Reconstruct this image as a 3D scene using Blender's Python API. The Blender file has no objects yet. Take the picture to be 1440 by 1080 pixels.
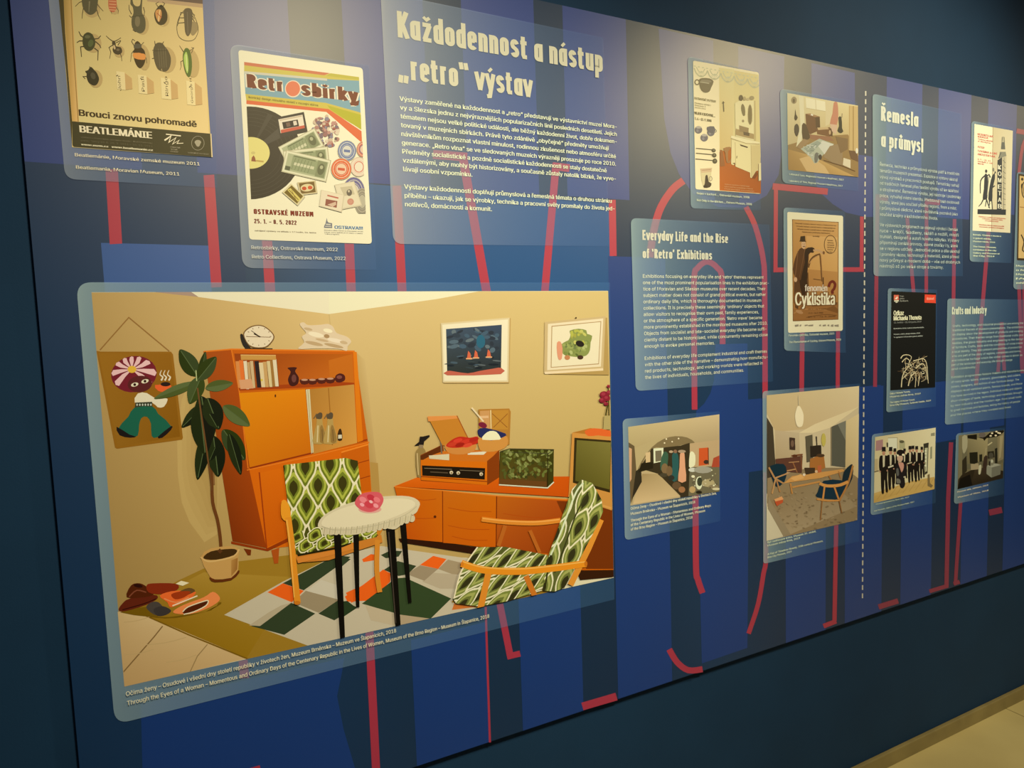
import bpy, math, random, os
from mathutils import Vector, Matrix

# ------------------------------------------------------------------ camera
SC = bpy.context.scene
W, H, F = 1440.0, 1080.0, 905.1
CX, CY = W / 2, H / 2
VPH = (2602.07, 404.74)          # where the board's horizontals meet
VPV = (1132.61, 12337.8)         # where its verticals meet (below)
EYE = 1.50                       # camera height above the floor

def _cam(u, v): return Vector(((u - CX) / F, (v - CY) / F, 1.0))
_X = _cam(*VPH).normalized()
_Z = -_cam(*VPV); _Z = (_Z - _Z.dot(_X) * _X).normalized()
_Y = _Z.cross(_X)                # into the wall
def ray(u, v):
    d = _cam(u, v); return Vector((d.dot(_X), d.dot(_Y), d.dot(_Z)))
_f = ray(1440, 979)              # foot of the wall
DIST = EYE * _f.y / -_f.z        # camera to wall surface
GAP = 0.022                      # board face stands this far off the wall
CAM = Vector((0, -DIST, EYE))
YB = -GAP                        # board face plane
def B(u, v, y=None):             # point of the board face seen at photo position (u, v)
    y = YB if y is None else y
    r = ray(u, v); s = (y - CAM.y) / r.y
    return Vector((CAM.x + s * r.x, y, CAM.z + s * r.z))

cam = bpy.data.cameras.new('camera'); cam_ob = bpy.data.objects.new('camera', cam)
SC.collection.objects.link(cam_ob)
cam.sensor_fit = 'HORIZONTAL'; cam.sensor_width = 36.0; cam.lens = 36.0 * F / W
cam.clip_start = 0.01
def _w(ax): return Vector((_X[ax], _Y[ax], _Z[ax]))
rt, dn, fw = _w(0), _w(1), _w(2)
M = Matrix.Identity(4)
for i in range(3):
    M[i][0] = rt[i]; M[i][1] = -dn[i]; M[i][2] = -fw[i]; M[i][3] = CAM[i]
cam_ob.matrix_world = M
SC.camera = cam_ob

# ------------------------------------------------------------------ light
vs = SC.view_settings
SC.display_settings.display_device = 'sRGB'
vs.view_transform = 'Standard'; vs.look = 'None'; vs.gamma = 1.0; vs.exposure = 0.0
vs.use_curve_mapping = False
wd = bpy.data.worlds.new('room_ambience'); SC.world = wd; wd.use_nodes = True
bg = wd.node_tree.nodes['Background']
bg.inputs['Color'].default_value = (0.85, 0.86, 0.72, 1); bg.inputs['Strength'].default_value = 0.055
def spot(loc, tgt, power, ang, blend, size, col):
    l = bpy.data.lights.new('ceiling_and_fill_spot', 'SPOT'); l.energy = power; l.color = col
    l.spot_size = math.radians(ang); l.spot_blend = blend; l.shadow_soft_size = size
    o = bpy.data.objects.new('ceiling_and_fill_spot', l); SC.collection.objects.link(o)
    o.location = loc
    o.rotation_euler = (Vector(tgt) - Vector(loc)).to_track_quat('-Z', 'Y').to_euler()
    return o
WARM = (1.0, 0.81, 0.43)
spot((0.46, -2.00, 2.95), (0.42, 0, 1.32), 276, 60, 1.0, 0.10, WARM)
spot((2.76, -1.76, 2.95), (1.86, 0, 1.58), 262, 69, 1.0, 0.10, WARM)
spot((5.10, -1.76, 2.95), (3.60, 0, 1.50), 100, 70, 1.0, 0.10, WARM)
spot((3.30, -1.70, 2.95), (3.05, -1.10, 0), 240, 62, 1.0, 0.10, WARM)  # fill lamp added to brighten the floor, not a known ceiling fitting

# ------------------------------------------------------------------ helpers
def lin(c):
    c = c / 255.0
    return c / 12.92 if c <= 0.04045 else ((c + 0.055) / 1.055) ** 2.4
WHITE = [238, 228, 178]
HAZE = 0.007                     # sheen that the eye adds to every ink
def white(r, g, b): WHITE[:] = [r, g, b]
def ink(c):                      # colour as it looks in the room -> colour of the ink on its paper
    return tuple(min(0.9, max(0.002, k * (lin(x) - HAZE) / lin(w))) for x, w, k in zip(c[:3], WHITE, (0.79, 0.86, 0.93))) + ((c[3],) if len(c) > 3 else (1.0,))

def material(name, rough=0.5, spec=0.5, film=False):
    m = bpy.data.materials.new(name); m.use_nodes = True
    nt = m.node_tree; p = nt.nodes['Principled BSDF']
    a = nt.nodes.new('ShaderNodeVertexColor'); a.layer_name = 'ink'
    nt.links.new(a.outputs['Color'], p.inputs['Base Color'])
    p.inputs['Roughness'].default_value = rough
    p.inputs['Specular IOR Level'].default_value = spec
    if film: nt.links.new(a.outputs['Alpha'], p.inputs['Alpha'])
    # faint tooth of the printed paper
    tc = nt.nodes.new('ShaderNodeTexCoord'); nz = nt.nodes.new('ShaderNodeTexNoise')
    nz.inputs['Scale'].default_value = 900; nz.inputs['Detail'].default_value = 2
    bp = nt.nodes.new('ShaderNodeBump'); bp.inputs['Strength'].default_value = 0.06; bp.inputs['Distance'].default_value = 0.001
    nt.links.new(tc.outputs['Object'], nz.inputs['Vector']); nt.links.new(nz.outputs['Fac'], bp.inputs['Height'])
    nt.links.new(bp.outputs['Normal'], p.inputs['Normal'])
    return m
M_PRINT = material('printed_paper', 0.50, 0.25)
M_FILM = material('translucent_film', 0.50, 0.40, film=True)
M_BOARD = material('printed_board', 0.43, 0.55)

def prop(o, label=None, cat=None, group=None, kind=None):
    if label: o['label'] = label
    if cat: o['category'] = cat
    if group: o['group'] = group
    if kind: o['kind'] = kind
    return o
def empty(name, loc, label, cat, group=None):
    o = bpy.data.objects.new(name, None); o.empty_display_size = 0.05
    SC.collection.objects.link(o); o.location = loc
    return prop(o, label, cat, group)
EPS = 5e-6
ORI = [Vector((0, 0, 0))]        # origin of the thing being built
DEPTH = [0.0]                    # how far off the board the next layer of ink sits
OX, OY, S = 0.0, 0.0, 1.0
def view(ox, oy, s):             # shapes that follow are measured in an enlargement of the photo
    global OX, OY, S
    OX, OY, S = ox, oy, s
def Q(p): return (OX + p[0] / S, OY + p[1] / S)

def spline(pts, n=5, closed=True):
    out = []; N = len(pts)
    for i in range(N if closed else N - 1):
        g = (lambda k: pts[k % N]) if closed else (lambda k: pts[min(max(k, 0), N - 1)])
        p0, p1, p2, p3 = g(i - 1), g(i), g(i + 1), g(i + 2)
        for k in range(n):
            t = k / n; t2 = t * t; t3 = t2 * t
            out.append(tuple(0.5 * (2 * b + (c - a) * t + (2 * a - 5 * b + 4 * c - d) * t2 + (3 * b - a - 3 * c + d) * t3)
                             for a, b, c, d in zip(p0, p1, p2, p3)))
    if not closed: out.append(tuple(pts[-1]))
    return out

CLIP = [None]                    # convex outline (photo pixels) that the print is trimmed to
def trim(qs):
    c = CLIP[0]
    if not c: return qs
    ar = sum(c[i-1][0]*c[i][1] - c[i][0]*c[i-1][1] for i in range(len(c)))
    for i in range(len(c)):
        a, b = c[i-1], c[i]; out = []
        side = lambda p: ((b[0]-a[0])*(p[1]-a[1]) - (b[1]-a[1])*(p[0]-a[0])) * (1 if ar > 0 else -1)
        for k in range(len(qs)):
            p, q = qs[k-1], qs[k]; sp, sq = side(p), side(q)
            if (sp >= 0) != (sq >= 0):
                t = sp / (sp - sq); out.append((p[0] + (q[0]-p[0])*t, p[1] + (q[1]-p[1])*t))
            if sq >= 0: out.append(q)
        qs = out
        if len(qs) < 3: return []
    return qs
class Ink:
    """collects flat printed shapes; done() links them as one mesh"""
    def __init__(s): s.v = []; s.f = []; s.c = []
    def _pt(s, p, y):
        q = Q(p); return B(q[0], q[1], y)
    def _y(s):
        DEPTH[0] += EPS; return YB - DEPTH[0]
    def poly(s, pts, col, sm=0, y=None):
        if sm: pts = spline(pts, sm)
        y = s._y() if y is None else y
        a = ink(col); b = len(s.v)
        qs = trim([Q(p) for p in pts])
        if len(qs) < 3: return s
        for q in qs: s.v.append(B(q[0], q[1], y)); s.c.append(a)
        s.f.append(list(range(b, b + len(qs)))); return s
    def grad(s, q, c00, c10, c11=None, c01=None, nx=8, ny=6, raw=False):
        """quad tl,tr,br,bl with a colour at each corner"""
        c11 = c11 or c10; c01 = c01 or c00
        y = s._y(); b = len(s.v)
        for j in range(ny + 1):
            for i in range(nx + 1):
                u, v = i / nx, j / ny
                w = ((1-u)*(1-v), u*(1-v), u*v, (1-u)*v)
                s.v.append(s._pt((sum(k*p[0] for k, p in zip(w, q)), sum(k*p[1] for k, p in zip(w, q))), y))
                a = [sum(k*c[n] for k, c in zip(w, (c00, c10, c11, c01))) for n in range(len(c00))]
                s.c.append(tuple(a) if raw else ink(a))
        for j in range(ny):
            for i in range(nx):
                k = b + j*(nx+1) + i
                s.f.append([k, k+1, k+nx+2, k+nx+1])
        return s
    def disc(s, c, rx, ry, col, rot=0, n=24):
        cr, sr = math.cos(math.radians(rot)), math.sin(math.radians(rot))
        return s.poly([(c[0] + rx*math.cos(t)*cr - ry*math.sin(t)*sr, c[1] + rx*math.cos(t)*sr + ry*math.sin(t)*cr)
                       for t in [2*math.pi*k/n for k in range(n)]], col)
    def ring(s, c, rx, ry, w, col, rot=0, n=28):
        cr, sr = math.cos(math.radians(rot)), math.sin(math.radians(rot))
        return s.line([(c[0] + rx*math.cos(t)*cr - ry*math.sin(t)*sr, c[1] + rx*math.cos(t)*sr + ry*math.sin(t)*cr)
                       for t in [2*math.pi*k/n for k in range(n+1)]], w, col)
    def line(s, pts, w, col, sm=0, w2=None):
        if sm: pts = spline(pts, sm, closed=False)
        y = s._y(); a = ink(col); L, R = [], []; n = len(pts)
        closed = n > 3 and math.dist(pts[0], pts[-1]) < 1e-6
        for i, p in enumerate(pts):
            p0 = pts[i-1] if i else (pts[-2] if closed else p)
            p1 = pts[i+1] if i < n-1 else (pts[1] if closed else p)
            d1 = Vector((p[0]-p0[0], p[1]-p0[1])); d2 = Vector((p1[0]-p[0], p1[1]-p[1]))
            if d1.length < 1e-9: d1 = d2
            if d2.length < 1e-9: d2 = d1
            if d1.length < 1e-9: d1 = d2 = Vector((1, 0))
            d1.normalize(); d2.normalize(); m = d1 + d2
            if m.length < 0.3: m = d1.copy()
            m.normalize(); k = min(1.8, 1 / max(0.4, m.dot(d1)))
            ww = (w + (w2 - w) * i / (n-1) if w2 is not None else w) / 2 * k
            L.append((p[0] - m.y*ww, p[1] + m.x*ww)); R.append((p[0] + m.y*ww, p[1] - m.x*ww))
        if CLIP[0]:
            for i in range(n-1): s.poly([L[i], L[i+1], R[i+1], R[i]], col, y=y)
            return s
        b = len(s.v)
        for side in (L, R):
            for i, p in enumerate(side): s.v.append(s._pt(p, y - i*EPS*0.08)); s.c.append(a)
        for i in range(n-1): s.f.append([b+i, b+i+1, b+n+i+1, b+n+i])
        return s
    def rr(s, q, r, col, sides=(1, 1, 1, 1), n=5):
        return s.poly(rounded(q, r, sides, n), col)
    def text(s, body, p, right, cap, col, bold=0.0, spin=0, serif=False):
        TEXTS.append((s, body, Q(p), OX + right / S if right is not None else None, cap / S, ink(col), bold, s._y(), spin))
        DEPTH[0] += EPS * (0 if bold < 0.01 else 2 if bold < 0.05 else 5); return s
    def done(s, name, parent, mat=None, label=None):
        me = bpy.data.meshes.new(name); o = bpy.data.objects.new(name, me)
        SC.collection.objects.link(o)
        if parent is not None: o.parent = parent
        me.materials.append(mat or M_PRINT)
        if label: o['label'] = label
        PENDING.append((s, me, ORI[0].copy())); return o
TEXTS, PENDING = [], []

def rounded(q, r, sides=(1, 1, 1, 1), n=5):
    """corners tl,tr,br,bl of a quad cut round with radius r"""
    out = []; q = [Vector(p) for p in q]
    for i in range(4):
        p, a, b = q[i], q[i-1], q[(i+1) % 4]
        if not sides[i]: out.append(tuple(p)); continue
        da = (a-p).normalized()*r; db = (b-p).normalized()*r
        for k in range(n+1):
            t = k/n; out.append(tuple((1-t)**2*(p+da) + 2*t*(1-t)*p + t*t*(p+db)))
    return out

def finish():
    """turn the collected lettering into outlines and fill every pending mesh"""
    try:
        font = bpy.data.fonts.load(os.path.join(bpy.utils.system_resource('DATAFILES', path='fonts'), 'Inter.woff2'))
    except Exception:
        font = None
    obs = []
    TEXTS.insert(0, (None, 'H', None, None, 1, None, 0, 0, 0))          # gauge for the height of capitals
    for t in TEXTS:
        c = bpy.data.curves.new('lettering', 'FONT')
        if font: c.font = font
        c.body = t[1]; c.resolution_u = 3 if t[4] > 6 else 2; c.space_character = 1.06 if t[6] >= 0.05 else 1.0
        o = bpy.data.objects.new('lettering', c); SC.collection.objects.link(o); obs.append(o)
    dg = bpy.context.evaluated_depsgraph_get(); dg.update()
    for o, (s, body, p, right, cap, col, bold, y, spin) in zip(obs, TEXTS):
        me = bpy.data.meshes.new_from_object(o.evaluated_get(dg))
        xs = [v.co.x for v in me.vertices]
        if s is None: capu = max(v.co.y for v in me.vertices); continue
        if not xs: continue
        x0, x1 = min(xs), max(xs)
        a = B(p[0], p[1], y); hgt = (B(p[0], p[1] - cap, y) - a).length
        sy = hgt / capu
        if right is not None:
            if spin:                                        # reads upward: right is the photo row it ends on
                sx = abs(B(p[0], right, y).z - a.z) / (x1 - x0)
            else:
                v1 = p[1] + (right - p[0]) * (VPH[1] - p[1]) / (VPH[0] - p[0])
                sx = (B(right, v1, y).x - a.x) / (x1 - x0)
        else: sx = sy
        # heavier weights: the outline struck more than once, a stroke's breadth apart
        k = 1.5 * bold; y0 = y
        hits = [(0, 0)] if bold < 0.01 else [(-bold, 0), (bold, 0)] if bold < 0.033 else [(-bold, 0), (0, 0), (bold, 0)] if bold < 0.05 else [(i*k, j*k*0.25) for i in (-1, 0, 1) for j in (-1, 1)]
        # pieces of a glyph that overlap must not share a plane
        for n, (hx, hy) in enumerate(hits):
            for f in me.polygons:
                b = len(s.v); y = y0 - n * EPS - f.index % 5 * 3e-6
                for i in f.vertices:
                    v = me.vertices[i].co
                    X, Y = (v.x - x0 + hx) * sx, (v.y + hy) * sy
                    s.v.append(Vector((a.x - Y, y, a.z + X)) if spin == 1 else Vector((a.x + X, y, a.z + Y)))
                    s.c.append(col)
                s.f.append(list(range(b, len(s.v))))
        bpy.data.meshes.remove(me)
    for o in obs:
        c = o.data; bpy.data.objects.remove(o); bpy.data.curves.remove(c)
    for s, me, org in PENDING:
        me.from_pydata([v - org for v in s.v], [], s.f)
        at = me.color_attributes.new('ink', 'FLOAT_COLOR', 'POINT')
        at.data.foreach_set('color', [x for c in s.c for x in c])
        me.update()
        # every sheet faces the room
        nf = [p.index for p in me.polygons if p.normal.y > 0]
        if nf:
            fs = [list(f) for f in (p.vertices for p in me.polygons)]
            for i in nf: fs[i].reverse()
            vv = [v.co.copy() for v in me.vertices]
            me.clear_geometry(); me.from_pydata(vv, [], fs)
            at = me.color_attributes.new('ink', 'FLOAT_COLOR', 'POINT')
            at.data.foreach_set('color', [x for c in s.c for x in c])
            me.update()

def card(name, u, v, label, cat, group=None):
    """a printed card on the board; (u, v) = its lower left corner in the photo"""
    DEPTH[0] = 1.9e-3
    ORI[0] = B(u, v, YB)
    return empty(name, ORI[0], label, cat, group)
def film(parent, q, r, c0, c1, sides=(1, 1, 1, 1), n=40, rightfade=None):
    """translucent backing, quad tl,tr,br,bl, colour c0 (with alpha) on its left running to c1"""
    s = Ink(); pts = rounded(q, r, sides, 8)
    # slice the outline into columns so that the tint can run across
    xs = [p[0] for p in pts]; x0, x1 = min(xs), max(xs); y = s._y()
    def span(x):
        ys = []
        for i in range(len(pts)):
            a, b = pts[i-1], pts[i]
            if (a[0] - x) * (b[0] - x) <= 0 and abs(a[0] - b[0]) > 1e-9:
                ys.append(a[1] + (b[1]-a[1]) * (x-a[0]) / (b[0]-a[0]))
        return (min(ys), max(ys)) if ys else (None, None)
    cols = sorted(set([x0 + 1e-4, x1 - 1e-4] + [x0 + (x1-x0)*k/n for k in range(1, n)] + [p[0] for p in pts if x0 + 1e-3 < p[0] < x1 - 1e-3]))
    b = len(s.v); m = 0
    for x in cols:
        t, u = span(x)
        if t is None: continue
        k = ((x-x0)/(x1-x0))**0.55
        a = tuple(p + (r_-p)*k for p, r_ in zip(c0, c1))
        for yy in (t, u): s.v.append(s._pt((x, yy), y)); s.c.append(a)
        m += 1
    for i in range(m-1): s.f.append([b+2*i, b+2*i+2, b+2*i+3, b+2*i+1])
    return s.done('backing_film', parent, M_FILM)
# ------------------------------------------------------------------ condensed display letters drawn as broad strokes
import unicodedata
SW, XH = 0.165, 0.74
_h = SW/2; _l, _r = 0.085, 0.275; _m = (_l+_r)/2; _T = XH-_h; _B = _h; _C = 1-_h; _M = XH/2
def _arc(cx, cy, rx, ry, a0, a1, n=5): return [(cx + rx*math.cos(math.radians(a0 + (a1-a0)*k/n)), cy + ry*math.sin(math.radians(a0 + (a1-a0)*k/n))) for k in range(n+1)]
_q = (_r-_l)/2
def _o(t=_T): return _arc(_m, t-_q, _q, _q, 0, 180, 8) + _arc(_m, _B+_q, _q, _q, 180, 360, 8) + [(_r, t-_q)]
def _arch(l=_l, r=_r, t=_T, foot=0): q = (r-l)/2; return [(l, t-q-.02)] + _arc((l+r)/2, t-q, q, q, 180, 0, 8) + [(r, foot)]
def _s(t): 
    k = (t+_B)/2; a = (t-k)/2; return [(_r, t-a*.75)] + _arc(_m, t-a, _q, a, 20, 180, 6) + [(_l, t-a), (_l+.03, k+.05), (_r-.03, k-.05), (_r, _B+a)] + _arc(_m, _B+a, _q, a, 0, -160, 6)
GLYPH = {
 'o': ([_o()], .36), 'a': ([_o(), [(_r, 0), (_r, XH)]], .36), 'd': ([_o(), [(_r, 0), (_r, 1)]], .36), 'b': ([_o(), [(_l, 0), (_l, 1)]], .36),
 'p': ([_o(), [(_l, -.27), (_l, XH)]], .36), 'n': ([[(_l, 0), (_l, XH)], _arch()], .36), 'h': ([[(_l, 0), (_l, 1)], _arch()], .36),
 'm': ([[(_l, 0), (_l, XH)], _arch(_l, _r), _arch(_r, _r+.19)], .55), 'u': ([[(_r, 0), (_r, XH)], [(_l, XH), (_l, _B+_q)] + _arc(_m, _B+_q, _q, _q, 180, 360, 8)], .36),
 'r': ([[(_l, 0), (_l, XH)], _arc(_m+.02, _T-_q, _q+.02, _q, 180, 75, 6)], .28), 's': ([_s(_T)], .36),
 'e': ([[(_l, _M), (_r, _M)], [(_r, _M-.04), (_r, _T-_q)] + _arc(_m, _T-_q, _q, _q, 0, 180, 8) + _arc(_m, _B+_q, _q, _q, 180, 340, 8)], .36),
 't': ([[(_l+.02, XH+.17), (_l+.02, _B+.07), (_l+.05, _B), (_r-.02, _B)], [(_l-.09, _T), (_r-.02, _T)]], .29), 'v': ([[(_l-.05, XH), (_m, .0)], [(_r+.05, XH), (_m, .0)]], .36),
 'y': ([[(_l-.04, XH), (_m+.01, .06)], [(_r+.05, XH), (_m-.03, -.20), (_l-.05, -.22)]], .36), 'z': ([[(_l-.06, _T), (_r+.05, _T)], [(_r, _T), (_l, _B)], [(_l-.06, _B), (_r+.05, _B)]], .35),
 'i': ([[(_l, 0), (_l, XH)], [(_l, .83), (_l, .98)]], .18), 'l': ([[(_l, 0), (_l, 1)]], .18), 'f': ([[(_l+.03, 0), (_l+.03, _C-.08), (_l+.06, _C), (_r-.02, _C)], [(_l-.08, _T), (_r-.03, _T)]], .28),
 'x': ([[(_l-.04, XH), (_r+.04, 0)], [(_r+.04, XH), (_l-.04, 0)]], .36), 'k': ([[(_l, 0), (_l, 1)], [(_r+.05, XH), (_l+.04, .3)], [(_l+.06, .42), (_r+.06, 0)]], .37),
 'K': ([[(_l, 0), (_l, 1)], [(_r+.05, 1), (_l+.04, .42)], [(_l+.07, .56), (_r+.06, 0)]], .38), 'E': ([[(_l, 0), (_l, 1)], [(_l, _C), (_r+.05, _C)], [(_l, .52), (_r+.03, .52)], [(_l, _B), (_r+.05, _B)]], .34),
 'L': ([[(_l, 0), (_l, 1)], [(_l, _B), (_r+.04, _B)]], .32), 'I': ([[(_l, 0), (_l, 1)]], .19), 'C': ([[(_r, .66), (_r, _C-_q)] + _arc(_m, _C-_q, _q, _q, 0, 180, 8) + _arc(_m, _B+_q, _q, _q, 180, 360, 8) + [(_r, .34)]], .37),
 'R': ([[(_l, 0), (_l, 1)], [(_l, _C), (_m, _C)] + _arc(_m, _C-.17, _q, .17, 90, -90, 8) + [(_l, _C-.34)], [(_m, .5), (_r+.03, 0)]], .38), 'O': ([_o(_C)], .37), 'S': ([_s(_C)], .37),
 'T': ([[(_m, 0), (_m, 1)], [(_l-.08, _C), (_r+.08, _C)]], .37), 'A': ([[(_l-.05, 0), (_m, 1)], [(_r+.05, 0), (_m, 1)], [(_l+.02, .26), (_r-.02, .26)]], .38), 'V': ([[(_l-.05, 1), (_m, 0)], [(_r+.05, 1), (_m, 0)]], .38),
 'M': ([[(_l, 0), (_l, 1)], [(_l+.03, .98), (_m+.04, .25)], [(_r+.06, .98), (_m+.05, .25)], [(_r+.09, 0), (_r+.09, 1)]], .47), 'U': ([[(_l, 1), (_l, _B+_q)] + _arc(_m, _B+_q, _q, _q, 180, 360, 8) + [(_r, 1)]], .37),
 'Z': ([[(_l-.06, _C), (_r+.05, _C)], [(_r, _C), (_l, _B)], [(_l-.06, _B), (_r+.05, _B)]], .35), '0': ([_o(_C)], .37), '1': ([[(_m, 0), (_m, 1)], [(_m, .95), (_l-.04, .8)]], .27),
 '2': ([[(_l, .72)] + _arc(_m, _C-_q, _q, _q, 180, 0, 8) + [(_r, .66), (_l, .2), (_l, _B), (_r+.05, _B)]], .37), '5': ([[(_r+.04, _C), (_l, _C), (_l, .54), (_m, .6)] + _arc(_m, .42, _q, .16, 60, 0, 4) + _arc(_m, _B+_q, _q, _q, 0, -170, 8)], .37),
 '8': ([_o(_C), [(_l, .52), (_r, .52)]], .37), '.': ([[(_l, 0), (_l, .16)]], .2), '–': ([[(_l-.05, .42), (_r+.08, .42)]], .4), ' ': ([], .16),
 '„': ([[(.06, .14), (.02, -.16)], [(.25, .14), (.21, -.16)]], .36), '“': ([[(.10, .74), (.06, 1.02)], [(.29, .74), (.25, 1.02)]], .36), '‘': ([[(.10, .72), (.06, 1.0)]], .18), '’': ([[(.10, 1.0), (.05, .72)]], .18), ',': ([[(.1, .14), (.04, -.12)]], .18),
}
ACC = {'\u030c': [[(-.11, .23), (0, .13), (.11, .23)]], '\u0301': [[(-.05, .10), (.08, .25)]], '\u030a': [[(-.06, .18), (0, .25), (.06, .18), (0, .10), (-.06, .18)]]}
def _ribbon(pts, w):
    L, R = [], []; n = len(pts); closed = n > 4 and math.dist(pts[0], pts[-1]) < 1e-6
    for i, p in enumerate(pts):
        a = pts[i-1] if i else (pts[-2] if closed else p); b = pts[i+1] if i < n-1 else (pts[1] if closed else p)
        d = Vector((p[0]-a[0], p[1]-a[1])); e = Vector((b[0]-p[0], b[1]-p[1]))
        if d.length < 1e-9: d = e
        if e.length < 1e-9: e = d
        d = d.normalized(); e = e.normalized(); m = d + e
        m = d if m.length < .3 else m.normalized(); k = min(1.6, 1/max(.45, m.dot(d)))*w/2
        L.append((p[0]-m.y*k, p[1]+m.x*k)); R.append((p[0]+m.y*k, p[1]-m.x*k))
    return L, R
def display(self, body, p, right, cap, col, w=SW, gap=0.055):
    """condensed display lettering: baseline start p, right end, cap height, all measured in the current enlargement"""
    q = Q(p); u1 = OX + right/S; c = cap/S; y0 = self._y(); A = ink(col); strokes = []; x = 0
    for ch in body:
        d = unicodedata.normalize('NFD', ch); g, adv = GLYPH[d[0]]
        for st in g: strokes.append([(x+px_, py_) for px_, py_ in st])
        for cmb in d[1:]:
            top = 1.02 if d[0].isupper() else XH
            for st in ACC[cmb]: strokes.append(([(x+adv/2+px_, top+py_-.02) for px_, py_ in st], .7))
        x += adv + gap
    x -= gap
    a = B(q[0], q[1], y0); h = (B(q[0], q[1]-c, y0) - a).length
    v1 = q[1] + (u1-q[0])*(VPH[1]-q[1])/(VPH[0]-q[0]); sx = (B(u1, v1, y0).x - a.x)/x
    for k, st in enumerate(strokes):
        ww = w
        if isinstance(st, tuple): st, ww = st[0], w*st[1]
        y = y0 - (k % 5)*EPS; L, R = _ribbon(st, ww); b = len(self.v); n = len(L)
        for side in (L, R):
            for i, (X_, Y_) in enumerate(side): self.v.append(Vector((a.x + X_*sx, y - i*EPS*0.12, a.z + Y_*h))); self.c.append(A)
        for i in range(n-1): self.f.append([b+i, b+i+1, b+n+i+1, b+n+i])
    DEPTH[0] += 5*EPS
    return self
Ink.display = display
# ------------------------------------------------------------------ room
def mat_plain(name, col, rough, noise=0.0, scale=6, bump=0.0, col2=None):
    m = bpy.data.materials.new(name); m.use_nodes = True; nt = m.node_tree; p = nt.nodes['Principled BSDF']
    p.inputs['Roughness'].default_value = rough
    tc = nt.nodes.new('ShaderNodeTexCoord'); nz = nt.nodes.new('ShaderNodeTexNoise')
    nz.inputs['Scale'].default_value = scale; nz.inputs['Detail'].default_value = 5
    nt.links.new(tc.outputs['Object'], nz.inputs['Vector'])
    r = nt.nodes.new('ShaderNodeValToRGB')
    r.color_ramp.elements[0].position = 0.35; r.color_ramp.elements[1].position = 0.68
    r.color_ramp.elements[0].color = (*(col2 or [c*(1-noise) for c in col]), 1); r.color_ramp.elements[1].color = (*col, 1)
    nt.links.new(nz.outputs['Fac'], r.inputs['Fac']); nt.links.new(r.outputs['Color'], p.inputs['Base Color'])
    if bump:
        n2 = nt.nodes.new('ShaderNodeTexNoise'); n2.inputs['Scale'].default_value = 260
        nt.links.new(tc.outputs['Object'], n2.inputs['Vector'])
        b = nt.nodes.new('ShaderNodeBump'); b.inputs['Strength'].default_value = bump; b.inputs['Distance'].default_value = 0.002
        nt.links.new(n2.outputs['Fac'], b.inputs['Height']); nt.links.new(b.outputs['Normal'], p.inputs['Normal'])
    return m
def boxmesh(name, lo, hi, m, parent=None, bevel=0.0):
    import bmesh
    bm = bmesh.new(); bmesh.ops.create_cube(bm, size=1)
    for v in bm.verts:
        v.co = Vector([l + (h-l)*(c+0.5) for l, h, c in zip(lo, hi, v.co)])
    if bevel: bmesh.ops.bevel(bm, geom=bm.edges[:], offset=bevel, segments=2, affect='EDGES', profile=0.6)
    me = bpy.data.meshes.new(name); bm.to_mesh(me); bm.free(); me.materials.append(m)
    o = bpy.data.objects.new(name, me); SC.collection.objects.link(o)
    if parent is not None: o.parent = parent
    return o
WX0, WX1 = -2.6, 6.4
M_WALL = mat_plain('navy_wall_paint', (0.0070, 0.040, 0.130), 0.75, 0.10, 5, 0.10)
M_WALL.node_tree.nodes['Principled BSDF'].inputs['Specular IOR Level'].default_value = 0.2
prop(boxmesh('wall_back', (WX0, 0, 0), (WX1, 0.15, 3.1), M_WALL), 'dark navy painted wall behind the long printed exhibition board', 'wall', kind='structure')

# stone floor of large pale slabs with thin joints
M_FLOOR = mat_plain('pale_stone_floor', (0.62, 0.55, 0.30), 0.45, 0, 2.2, 0.03, (0.50, 0.43, 0.22))
nt = M_FLOOR.node_tree; p = nt.nodes['Principled BSDF']
br = nt.nodes.new('ShaderNodeTexBrick'); br.inputs['Scale'].default_value = 1.0
br.inputs['Brick Width'].default_value = 0.9; br.inputs['Row Height'].default_value = 0.6; br.inputs['Mortar Size'].default_value = 0.003
br.inputs['Mortar Smooth'].default_value = 0.2
br.offset = 0.5
src = p.inputs['Base Color'].links[0].from_socket
nt.links.new(nt.nodes['Texture Coordinate'].outputs['Object'], br.inputs['Vector'])
nt.links.new(src, br.inputs['Color1']); nt.links.new(src, br.inputs['Color2']); br.inputs['Mortar'].default_value = (0.30, 0.25, 0.12, 1)
nt.links.new(br.outputs['Color'], p.inputs['Base Color'])
prop(boxmesh('floor', (WX0, -4.0, -0.12), (WX1, 0.15, 0), M_FLOOR), 'pale yellowish stone floor with scuffed slabs', 'floor', kind='structure')
M_SKIRT = mat_plain('stone_skirting', (0.30, 0.25, 0.12), 0.5, 0.25, 9, 0.05)
prop(boxmesh('baseboard_back', (WX0, -0.014, 0), (WX1, 0.0, 0.050), M_SKIRT, bevel=0.003), 'low brown stone skirting along the foot of the navy wall', 'baseboard', kind='structure')

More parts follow.
